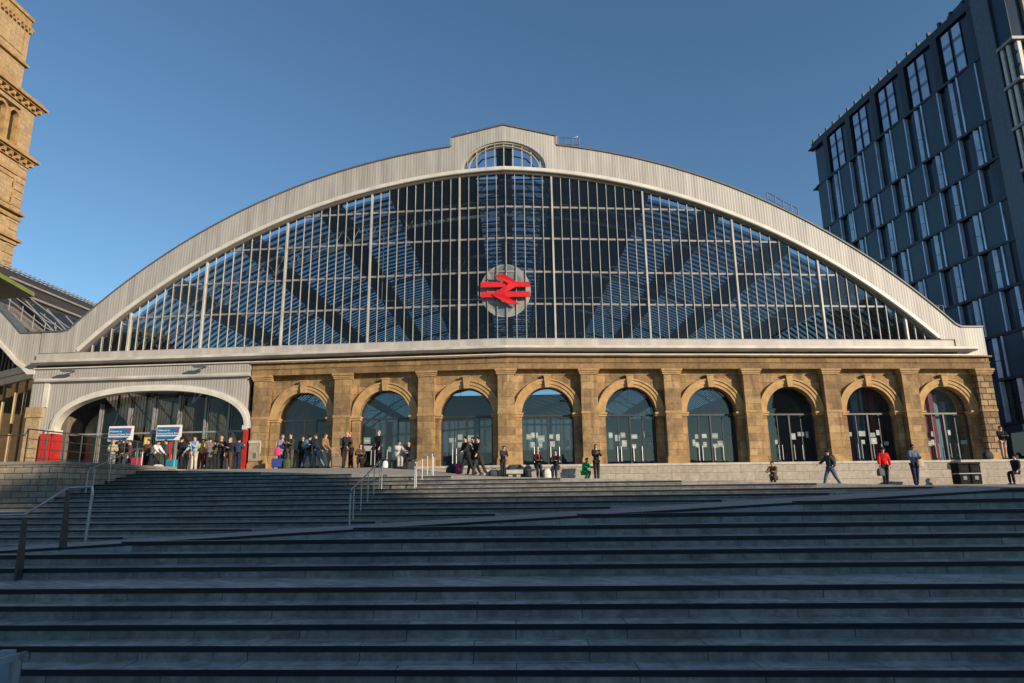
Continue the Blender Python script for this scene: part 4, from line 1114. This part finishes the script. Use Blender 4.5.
# stone bench and blocks in front of the wall
t = thing('stone_bench', 'low pale stone slab bench before the wall, second arch', 'bench', (0, 33, .2))
xa, xb = at_depth(506, 476, 32.4).x, at_depth(523, 476, 32.4).x; z_ = ground(xa, 32.4)
t['label'] = 'low pale stone slab bench left of the seated pair'
m = MB(); m.box(xa, xb, 32.2, 32.8, z_+.12, z_+.32); m.build('slab', plain('bench stone', (.42, .39, .34), .8, var=.2, bmp=.2), t, bevel=.02)
for x in (xa+.12, xb-.32):
    m = MB(); m.box(x, x+.2, 32.3, 32.7, z_-.05, z_+.12); m.build('foot', WALLSTONE, t)
t = thing('stone_bench', 'long pale stone seat ledge under the seated pair by the fourth arch', 'bench', (2, 33, .2))
xa, xb = at_depth(528, 476, 33).x, at_depth(592, 476, 33).x; z_ = ground((xa+xb)/2, 33)
m = MB(); m.box(xa, xb, 33.1, 33.62, z_-.3, z_+.44); m.build('seat', WALLSTONE, t, bevel=.02)
m = MB(); m.box(xa-.03, xb+.03, 33.07, 33.64, z_+.44, z_+.5); m.build('slab', plain('bench stone', (.42, .39, .34), .8), t)

# signs at the entrance
def text_obj(name, txt, size, p, ux, mat_, parent, off):
    cu = bpy.data.curves.new(name, 'FONT'); cu.body = txt; cu.size = size; cu.extrude = .004; cu.align_x = 'LEFT'
    o = bpy.data.objects.new(name, cu); col.objects.link(o); dg = bpy.context.evaluated_depsgraph_get()
    me = bpy.data.meshes.new_from_object(o.evaluated_get(dg)); bpy.data.objects.remove(o)
    me.transform(Matrix.Rotation(math.pi/2, 4, 'X')); me.transform(Matrix.Rotation(-AL, 4, 'Z'))
    me.transform(Matrix.Translation(Vector(p)-off)); me.materials.clear(); me.materials.append(mat_)
    n_ = bpy.data.objects.new(name, me); col.objects.link(n_); n_.parent = parent
SB = plain('sign blue', (.02, .13, .30), .4, var=.08); SWh = plain('sign white', (.75, .75, .73), .5, var=.05); SRd = plain('sign magenta', (.32, .05, .12), .5)
for s0, label in ((-24.15, 'blue and white welcome sign hanging left of the yellow sign'), (-21.1, 'blue and white welcome sign hanging right of the yellow sign')):
    t = thing('welcome_sign', label, 'sign', B(s0, -.9, 3.0), 0, 'blue welcome signs in the entrance')
    m = MB(); fbox(m, s0-.02, s0+1.55, -.98, -.92, 2.86, 3.76); m.build('panel', SWh, t)
    m = MB(); fpoly(m, [(s0+.02, 3.16), (s0+1.36, 3.16), (s0+1.44, 3.64), (s0+.02, 3.64)], -.92, -.912); m.build('blue_field', SB, t)
    m = MB(); fpoly(m, [(s0+.02, 2.90), (s0+1.1, 2.90), (s0+1.32, 3.10), (s0+.02, 3.10)], -.92, -.911); m.build('lower_field', SB, t)
    m = MB(); fpoly(m, [(s0+1.0, 3.63), (s0+1.40, 3.42), (s0+1.44, 3.63)], -.912, -.908); m.build('corner_flash', SRd, t)
    text_obj('lettering', 'Welcome to', .15, B(s0+.06, -.905, 3.40), 0, SWh, t, t.location)
    text_obj('lettering', 'Liverpool Lime Street', .165, B(s0+.05, -.905, 3.21), 0, SWh, t, t.location)
    for x in (.2, 1.3): m = MB(); m.tube([B(s0+x, -.95, 3.76), B(s0+x, -1.3, 4.6)], .015, 5); m.build('hanger', STEELDARK, t)
t = thing('warning_sign', 'small yellow upright sign between the two blue welcome signs', 'sign', B(-21.6, -.8, .95))
m = MB(); fbox(m, -21.78, -21.42, -.84, -.80, 2.55, 3.05); m.build('panel', plain('yellow sign', (.62, .42, .03), .5), t)
m = MB(); fpoly(m, [(-21.70, 2.66), (-21.50, 2.66), (-21.50, 2.95), (-21.70, 2.95)], -.80, -.795); m.build('pictogram', plain('pictogram white', (.7, .62, .4), .5), t)
m = MB(); m.tube([B(-21.6, -.86, .95), B(-21.6, -.86, 3.0)], .03, 8); m.build('post', STEELPOST, t)
t = thing('notice_board', 'framed notice board fixed to the leftmost sandstone pilaster', 'notice board', B(-14.5, .05, 1.4))
m = MB(); fbox(m, -14.86, -14.2, .01, .06, 1.5, 2.62); m.build('board', plain('notice paper', (.36, .30, .2), .6, var=.3, scale=5), t)
m = MB(); fbox(m, -14.88, -14.18, .01, .10, 2.5, 2.66); fbox(m, -14.22, -14.17, .01, .09, 1.9, 2.5); m.build('frame', plain('notice frame', (.5, .46, .38), .5), t)
m = MB(); fbox(m, -14.6, -14.4, .06, .066, 1.65, 1.95); m.build('picture', plain('notice picture', (.12, .13, .15), .6), t)
for s_, lab in ((-20.3, 'slim red upright banner under the right welcome sign'), (-18.9, 'slim red upright banner behind the queue at the entrance')):
    t = thing('banner', lab, 'banner', B(s_, -.9, .95))
    m = MB(); fbox(m, s_, s_+.2, -1.0, -.97, 1.1, 2.75); m.build('cloth', plain('bright red banner', (.55, .03, .02), .6), t)
    m = MB(); fbox(m, s_-.1, s_+.42, -1.1, -.85, .9, 1.0); m.build('base', BLACK, t)
for i, s_ in enumerate((-22.9, -21.2, -18.2, -17.4, -16.6, -15.9)):
    t = thing('bollard', 'slim steel bollard at the entrance threshold', 'bollard', B(s_, .2, .93), 0, 'bollards across the entrance')
    m = MB(); m.tube([B(s_, .2, .93), B(s_, .2, 1.9)], .05, 10); m.build('post', STEEL, t)
    m = MB(); m.ell(B(s_, .2, 1.9), (.052, .052, .03), 10, 5); m.build('cap', STEEL, t)
for i, lab in enumerate(('slim steel bollard, far left of the row across the entrance', 'slim steel bollard under the right welcome sign', 'slim steel bollard beside the man in the light blue shirt', 'slim steel bollard between the grey coat and the black coat',
                         'slim steel bollard beside the blonde woman', 'slim steel bollard nearest the dark red pier')):
    o = bpy.data.objects.get('bollard' if i == 0 else 'bollard.%03d' % i); o['label'] = lab
g = MB(); g.box(29.9, 95, 37.2, 44.0, -1.2, .90); struct(g.build('side_street', plain('side street asphalt', (.06, .06, .06), .9)))
# van beyond the right end
t = thing('parked_van', 'dark parked van with pale windscreen beyond the right end', 'van', (28.5, 39, -.2))
vx, vy, vz = 32.7, 40.3, .90
t.location = (vx, vy, vz); t.rotation_euler = (0, 0, R(160))
m = MB(); prof_ = [(-2.2, .35), (2.3, .35), (2.35, .95), (1.5, 1.15), (.75, 1.95), (-2.15, 2.0), (-2.25, 1.0)]
m.loft([[(x, y, z) for y, z in prof_] for x in (-.9, .9)]); m.build('body', plain('dark van paint', (.012, .015, .02), .3, spec=.5), t, origin=(0, 0, 0), bevel=.08)
m = MB(); m.hexa([(-.78, 1.47, 1.19), (.78, 1.47, 1.19), (.78, 1.49, 1.21), (-.78, 1.49, 1.21), (-.72, .80, 1.88), (.72, .80, 1.88), (.72, .83, 1.90), (-.72, .83, 1.90)]); m.build('windscreen', plain('pale windscreen', (.5, .55, .58), .1), t, origin=(0, 0, 0))
m = MB(); m.box(-.91, -.905, -.2, .75, 1.2, 1.8); m.build('side_window', plain('van window', (.25, .3, .33), .08), t, origin=(0, 0, 0))
for x in (-.86, .86):
    for y in (-1.4, 1.5):
        m = MB(); m.tube([(x-.1, y, .34), (x+.1, y, .34)], .34, 16); wl = m.build('wheel', plain('tyre', (.015, .015, .015), .8), t, origin=(0, 0, 0))
        m = MB(); m.tube([(x-.12, y, .34), (x+.12, y, .34)], .19, 12); m.build('rim', STEEL, wl, origin=(0, 0, 0))
# gulls on the roof edge
def gull(label, px, py, Y, rz):
    p = at_depth(px, py, Y); t = thing('gull', label, 'bird', p, rz, 'gulls on the roof edge'); t.scale = (.6, .6, .6)
    gw = plain('gull white', (.75, .75, .73), .8); gg = plain('gull grey', (.3, .32, .34), .8)
    m = MB(); rings = []
    for x, z, r in ((-.26, .10, .012), (-.16, .13, .06), (-.04, .15, .09), (.08, .18, .085), (.14, .25, .055), (.17, .31, .05), (.21, .325, .035), (.235, .32, .01)):
        rings.append([(x, r*math.cos(q), z+r*math.sin(q)) for q in [2*math.pi*k/10 for k in range(10)]])
    m.loft(rings); m.build('body', gw, t, origin=(0, 0, 0), smooth=True)
    for sy in (-1, 1):
        m = MB(); m.loft([[(x, sy*(.07+w_), z), (x, sy*(.09+w_), z), (x, sy*(.09+w_), z+h_), (x, sy*(.07+w_), z+h_)] for x, z, h_, w_ in ((-.36, .08, .02, -.05), (-.15, .10, .08, .0), (.08, .13, .09, .0), (.12, .17, .02, -.01))]); m.build('wing', gg, t, origin=(0, 0, 0))
        m = MB(); m.tube([(0, sy*.03, .08), (0, sy*.03, -.02)], .008, 5); m.build('leg', plain('gull leg', (.5, .3, .2), .6), t, origin=(0, 0, 0))
    m = MB(); m.tube([(.22, 0, .32), (.29, 0, .305)], .014, 6, r1=.004); m.build('beak', plain('beak', (.6, .4, .05), .5), t, origin=(0, 0, 0))
gull('white gull on the stepped block, left of the peak', 469, 134, 36.2, R(180))
gull('gull shape in place of a camera on a pole, end of the roof railing', 576, 139, 37.3, R(10))  # camera on a pole, drawn with the gull model
gull('white gull on the curved roof edge, right of the railing', 607, 156, 36.6, R(120))

# ================================================================== PEOPLE IN THE PLACE
def spot(px, py, Y, on=None):
    p = at_depth(px, py, Y); z = on if on is not None else ground(p.x, p.y)
    return (p.x, p.y, z)
def back(info, label, rz, c, w=.3, h=.44):
    p = info['back']; M = info['M']
    q = M @ (M.inverted() @ p + Vector((0, .1, -.25)))
    return bag(label, q, rz, c, w, .2, h, strap=False, name='backpack')
BL = (.02, .02, .024); NV = (.02, .026, .05); JE = (.06, .09, .16); GY = (.16, .16, .165); TN = (.28, .2, .12); BR = (.09, .055, .035)
HB, HD, HG, HBL = (.05, .028, .015), (.012, .01, .009), (.25, .24, .23), (.42, .27, .12)
T0 = .9
person('person in a pale tan coat at the far left of the entrance queue', spot(111, 466, 34, T0), R(20), 1.66, coat=(.36, .30, .20), trousers=GY, hair=HBL)
bag('bright green shopper bag beside the tan coated person', spot(106, 466, 33.7, T0), 0, (.16, .32, .05), .36, .2, .4)
person('person in black with dark hair under the left welcome sign', spot(121, 466, 34.5, T0), R(-150), 1.78, coat=BL, trousers=BL, hair=HD)
person('person in a maroon jacket walking beside the dark red suitcase', spot(129, 467, 34.2, T0), R(-60), 1.7, 'walk', coat=(.09, .03, .035), trousers=NV, hair=HB)
suitcase('dark red suitcase standing under the left welcome sign', spot(136, 468, 33.8, T0), R(10), (.28, .02, .04), .5, .28, .72)
person('person in a white top bending over pale luggage under the yellow sign', spot(151, 469, 34.2, T0), R(70), 1.68, lean=32, head=10, coat=(.62, .6, .58), trousers=BL, hair=HD, arms=((45, 15), (35, 20)))
bag('pale patterned holdall on the ground under the yellow sign', spot(158, 469, 33.9, T0), R(15), (.5, .48, .46), .6, .32, .36)
person('person in a brown jacket behind the pale luggage', spot(146, 468, 34.9, T0), R(-10), 1.74, coat=BR, trousers=BL, hair=HB)
suitcase('bright teal suitcase below the red banner', spot(171, 470, 34.0, T0), R(-8), (.02, .22, .30), .5, .3, .6)
person('person in black standing behind the teal suitcase', spot(179, 469, 34.5, T0), R(160), 1.8, coat=BL, trousers=BL, hair=HD)
person('person in a white coat with pale bag left of the light blue shirt', spot(185, 470, 34.8, T0), R(30), 1.62, coat=(.4, .38, .38), trousers=GY, hair=HB)
person('person in a light blue shirt and cream trousers in the entrance queue', spot(193, 470, 34.2, T0), R(-20), 1.82, coat=(.26, .36, .52), trousers=(.46, .42, .34), hair=HB)
person('person in a yellow top in the entrance queue', spot(200, 470, 34.7, T0), R(40), 1.7, coat=(.55, .42, .10), trousers=(.2, .05, .05), hair=HD, skin=SKIND)
person('person in a grey brown coat in the entrance queue', spot(208, 471, 34.1, T0), R(-150), 1.74, coat=(.13, .115, .10), trousers=BL, hair=HB, hem=.25)
person('person in a black coat with arms folded in the entrance queue', spot(219, 471, 34.2, T0), R(15), 1.8, coat=BL, trousers=BL, hair=HBL, arms=((25, 95), (20, 95)))
person('blonde person in a long black coat at the right of the queue', spot(228, 471, 33.9, T0), R(-25), 1.68, coat=BL, trousers=BR, hair=HBL, hairlen=.2, hem=.3)
person('person in a dark blue coat beside the dark red pier', spot(236, 471, 34.8, T0), R(170), 1.74, coat=(.03, .05, .09), trousers=NV, hair=HD)
person('person with a red rucksack strap in the back row of the entrance queue', spot(204, 470, 35.6, T0), R(150), 1.78, coat=(.16, .03, .03), trousers=BL, hair=HB)
person('person in an olive parka at the back, between two bollards', spot(214, 470, 35.7, T0), R(-100), 1.7, coat=(.07, .075, .045), trousers=BL, hair=HD, hem=.25)
person('person in a dark hat and coat standing behind the tan coated person', spot(116, 466, 35.4, T0), R(60), 1.72, coat=(.05, .045, .05), trousers=BL, hair=HD, hat=BL)
person('person in a charcoal coat just left of the teal suitcase', spot(165, 469, 34.8, T0), R(-70), 1.7, coat=(.05, .05, .055), trousers=(.03, .03, .03), hair=HB, hem=.3)
person('person in a dark green jacket standing in the first arch doorway', spot(301, 471, 34.8), R(30), 1.74, coat=(.03, .05, .035), trousers=BL, hair=HB)
r, i_ = person('person in a mauve grey coat carrying a pink bag by the first pilaster', spot(280, 472, 33.6), R(35), 1.72, coat=(.2, .19, .26), trousers=NV, hair=HBL, hem=.2)
bag('vivid pink bag hanging at the mauve coat', Vector(i_['hands'][0])+Vector((-.02, -.12, -.2)), 0, (.62, .04, .16), .3, .16, .4)
suitcase('royal blue suitcase beside the mauve coat', spot(277, 473, 33.2), R(12), (.02, .04, .20), .55, .3, .5, False)
person('person in a dark olive jacket left of the first arch doorway', spot(289, 472, 33.4), R(-15), 1.78, coat=(.045, .045, .03), trousers=(.09, .075, .06), hair=HB, arms=((30, 80), (25, 85)))
bag('black and green rucksack by the olive jacket', spot(286.5, 472, 33.1), 0, (.05, .08, .02), .36, .25, .5)
r, i_ = person('person in jeans walking into the first arch, with a teal backpack', spot(307, 471, 34.0), R(165), 1.8, 'walk', coat=BL, trousers=JE, hair=HD)
back(i_, 'teal backpack worn by the person entering the first arch', R(165), (.08, .2, .26))
person('person in a long navy coat walking past the first arch', spot(316, 472, 33.5), R(-75), 1.82, 'walk', coat=NV, trousers=(.10, .15, .22), hair=HB, hem=.3)
person('person in a tan jacket and beige trousers striding past the first arch', spot(323, 472, 33.7), R(70), 1.84, 'walk', coat=(.24, .14, .07), trousers=(.42, .36, .30), hair=HB)
r, i_ = person('person in black with a grey backpack, bending at the second pilaster', spot(343, 475, 32.0), R(60), 1.76, lean=14, coat=BL, trousers=BL, hair=HBL)
back(i_, 'grey backpack worn by the bending person in black', R(60), (.28, .27, .26))
suitcase('brown suitcase at the feet of the person with grey backpack', spot(336, 474, 31.8), R(20), (.15, .09, .06), .5, .3, .55)
person('ginger haired person in a dark coat at the second pilaster', spot(350, 474, 32.4), R(-60), 1.76, coat=BR, trousers=BL, hair=(.35, .14, .05), hem=.2)
person('person in brown crouching at the foot of the second arch', spot(360, 475, 32.3), R(5), 1.7, 'crouch', lean=12, coat=BR, trousers=BL, hair=HB, arms=((30, 70), (30, 75)), hairlen=.12)
person('tall person in a black coat standing before the second arch', spot(378, 474, 32.3), R(-30), 1.8, coat=BL, trousers=BL, hair=HG, hem=.35, arms=((15, 30), (10, 20)))
bag('brown shoulder bag beside the tall black coat', spot(384.5, 464, 32.6), 0, BR, .4, .2, .4)
bag('white carrier bag on the top step before the second arch', spot(385, 475, 31.6), 0, (.7, .7, .68), .26, .18, .34)
def seat_block(px, py, Y, label, w_=.6, h_=.42):
    p = spot(px, py, Y); t = thing('bag_pile' if False else 'seat_block', label, 'seat', p)
    m = MB(); m.box(-w_/2, w_/2, .02, .42, -.1, h_); m.build('block', plain('dark seat block', (.05, .05, .05), .8), t, origin=(0, 0, 0), bevel=.02)
    m = MB(); m.box(-w_/2-.02, w_/2+.02, .0, .44, h_, h_+.04); m.build('top', plain('seat top', (.09, .085, .08), .8), t, origin=(0, 0, 0))
    return p
p = seat_block(396, 474, 31.8, 'dark seat block under the person in pale grey')
person('person in pale grey sitting forward before the second arch', p, R(35), 1.76, 'sit', lean=24, head=8, coat=(.42, .41, .39), trousers=(.34, .32, .30), hair=HB, arms=((50, 40), (45, 45)))
p = seat_block(409, 474, 32.2, 'dark seat block under the bald person in black')
person('bald person in black sitting before the second arch', p, R(-20), 1.74, 'sit', lean=8, coat=BL, trousers=BL, hair=None, arms=((35, 50), (30, 55)))
bag('crimson bag standing at the left of the third arch', spot(459, 474.5, 31.9), 0, (.42, .015, .10), .36, .25, .5)
bag('black holdall lying beside the crimson bag', spot(453, 474, 32.2), R(5), BL, .7, .35, .36)
person('person in black walking left in the close trio at the third arch', spot(467, 478, 30.6), R(-50), 1.82, 'walk', coat=BL, trousers=BL, hair=HD)
person('person in black walking in the middle of the close trio', spot(473.5, 478, 31.2), R(-35), 1.84, 'walk', coat=(.03, .028, .026), trousers=BL, hair=HD)
r, i_ = person('person in dark clothes at the right of the close trio', spot(479, 478, 30.8), R(-45), 1.84, 'walk', coat=(.03, .03, .033), trousers=(.045, .04, .035), hair=HD)
person('small person in a navy jacket leaning at the centre pilaster', spot(503, 478, 31.4), R(25), 1.46, lean=12, head=15, coat=NV, trousers=BL, hair=HD, arms=((20, 70), (20, 60)))
bag('dark rucksack on the ground left of the navy jacket', spot(494, 478, 31.6), R(10), (.04, .045, .05), .5, .35, .3)
bag('pale plastic bag on the ground right of the trio', spot(486, 478, 31.7), R(10), (.45, .42, .38), .34, .25, .3)
bag('dark bag shape standing in for a shadow on the wall above the slab bench', (at_depth(516, 472, 33.8).x, 33.5, ground(at_depth(516, 472, 33.8).x, 33.5)), 0, (.03, .045, .06), .95, .4, .62, strap=False)  # bag model added where the wall only has a dark shadow patch
z_s = ground(at_depth(537, 478, 32.9).x, 33)
pz = spot(538, 478, 33.05); person('person in a dark coat and red scarf sitting on the stone ledge', pz, R(8), 1.74, 'sit', lean=5, coat=BL, trousers=NV, hair=HG, scarf=(.38, .03, .03), arms=((30, 60), (30, 60)), seat=.5)
pz = spot(556.5, 478, 33.05); person('person in black sitting on the stone ledge with a white bag', pz, R(-18), 1.72, 'sit', lean=8, coat=BL, trousers=NV, hair=HB, arms=((35, 55), (35, 60)), seat=.5)
bag('white box shaped bag between the two people on the ledge', spot(547.5, 479, 32.3), 0, (.62, .58, .52), .36, .26, .46, strap=False)
person('person in bright green sitting low against the pale wall', spot(584, 479, 32.6), R(40), 1.6, 'crouch', lean=22, head=10, coat=(.015, .36, .10), trousers=(.02, .26, .08), hair=HD, arms=((40, 60), (40, 60)), hood=1)
person('red haired person in black standing alone before the pale wall', spot(597, 479, 32.0), R(10), 1.72, coat=BL, trousers=BL, hair=(.22, .05, .03), hairlen=.18, arms=((25, 95), (25, 95)))
p = spot(775, 484, 32.4)
person('person in a brown jacket crouching low by the wall, seen alone', p, R(-35), 1.7, 'crouch', lean=20, coat=(.13, .08, .05), trousers=(.07, .05, .045), hair=HB, arms=((45, 50), (40, 55)))
r, i_ = person('person in jeans and cap walking left with a dark backpack', spot(832, 487, 29.6), R(-75), 1.66, 'walk', lean=4, coat=(.05, .05, .055), trousers=JE, hair=HD, legs=((28, 8), (-26, 10)), arms=((38, 25), (-25, 20)), hat=BL)
back(i_, 'dark backpack worn by the walker in jeans', R(-75), (.035, .035, .04))
r, i_ = person('person in a bright red jacket walking with a bag in hand', spot(887, 487, 29.6), R(-15), 1.72, 'walk', lean=6, head=8, coat=(.62, .02, .02), trousers=BL, hair=HD, legs=((12, 10), (-8, 14)), arms=((18, 12, 14), (-6, 22, 12)), hat=BL)
hp = i_['hands'][0]; bag('small dark bag held by the person in the red jacket', (hp.x, hp.y, hp.z-.40), R(20), (.06, .07, .085), .36, .2, .34)
r, i_ = person('person in a denim jacket standing with a beige bag', spot(917.5, 487, 29.6), R(-5), 1.84, legs=((6, 4), (-7, 6)), coat=(.12, .16, .23), trousers=NV, hair=HD, skin=SKIND, arms=((22, 75), (20, 78)))
bag('beige cloth bag at the hip of the denim jacket', i_['hip']+Vector((.17, -.17, -.12)), 0, (.46, .38, .24), .26, .14, .36)
person('person in black with bare legs standing on the wall platform, far right', (at_depth(1005.5, 461, 34.6).x, 34.6, FL+.02), R(-10), 1.7, coat=BL, trousers=(.42, .27, .2), hair=HD, arms=((25, 70), (25, 70)))
px_ = at_depth(1021, 470, 32.6)
person('person in black sitting on the wall ledge at the right edge', (px_.x, 32.95, -.33+.0), R(-70), 1.76, 'sit', lean=-6, coat=BL, trousers=BL, hair=HD, arms=((-20, 10), (15, 30)), seat=.52)
bag('black bag on the pale wall left of the bare legged person', (at_depth(993, 461, 34.6).x, 34.9, FL+.02), 0, BL, .5, .3, .4)

# ------------------------------------------------------------------ camera, light
cd = bpy.data.cameras.new('camera'); cam = bpy.data.objects.new('camera', cd); col.objects.link(cam)
cd.sensor_width = 36.0; cd.lens = F/1024*36.0; cd.clip_start = .1; cd.clip_end = 5000; cd.shift_y = 0
cam.rotation_euler = CAMROT.to_euler()
scene.camera = cam
SUN_EL, SUN_AZ = R(16), R(52)       # azimuth from the facade normal, towards the right
sd = Vector((math.sin(SUN_AZ)*math.cos(SUN_EL), -math.cos(SUN_AZ)*math.cos(SUN_EL), math.sin(SUN_EL)))
sl_ = bpy.data.lights.new('sun', 'SUN'); sl_.energy = 4.7; sl_.angle = R(.3); sl_.color = (1.0, .84, .64)
so = bpy.data.objects.new('sun', sl_); col.objects.link(so); so.rotation_euler = sd.to_track_quat('Z', 'Y').to_euler(); so.location = (60, -60, 60)
w = bpy.data.worlds.new('World'); scene.world = w; w.use_nodes = True
nt = w.node_tree; bg = nt.nodes['Background']
sky = nt.nodes.new('ShaderNodeTexSky'); sky.sky_type = 'NISHITA'; sky.sun_disc = False
sky.sun_elevation = SUN_EL; sky.sun_rotation = math.atan2(sd.x, sd.y)
sky.air_density = 1.0; sky.dust_density = .1; sky.ozone_density = 2.6
tint = nt.nodes.new('ShaderNodeMix'); tint.data_type = 'RGBA'; tint.blend_type = 'MULTIPLY'; tint.inputs[0].default_value = 1.0
tint.inputs[7].default_value = (.76, .93, .98, 1)
nt.links.new(sky.outputs[0], tint.inputs[6]); nt.links.new(tint.outputs[2], bg.inputs[0]); bg.inputs[1].default_value = .115
vs = scene.view_settings; vs.view_transform = 'Standard'; vs.look = 'None'; vs.exposure = .36; vs.gamma = 1; vs.use_curve_mapping = False
cy = scene.cycles; cy.max_bounces = 8; cy.transparent_max_bounces = 10; cy.diffuse_bounces = 3; cy.glossy_bounces = 3; cy.use_denoising = True
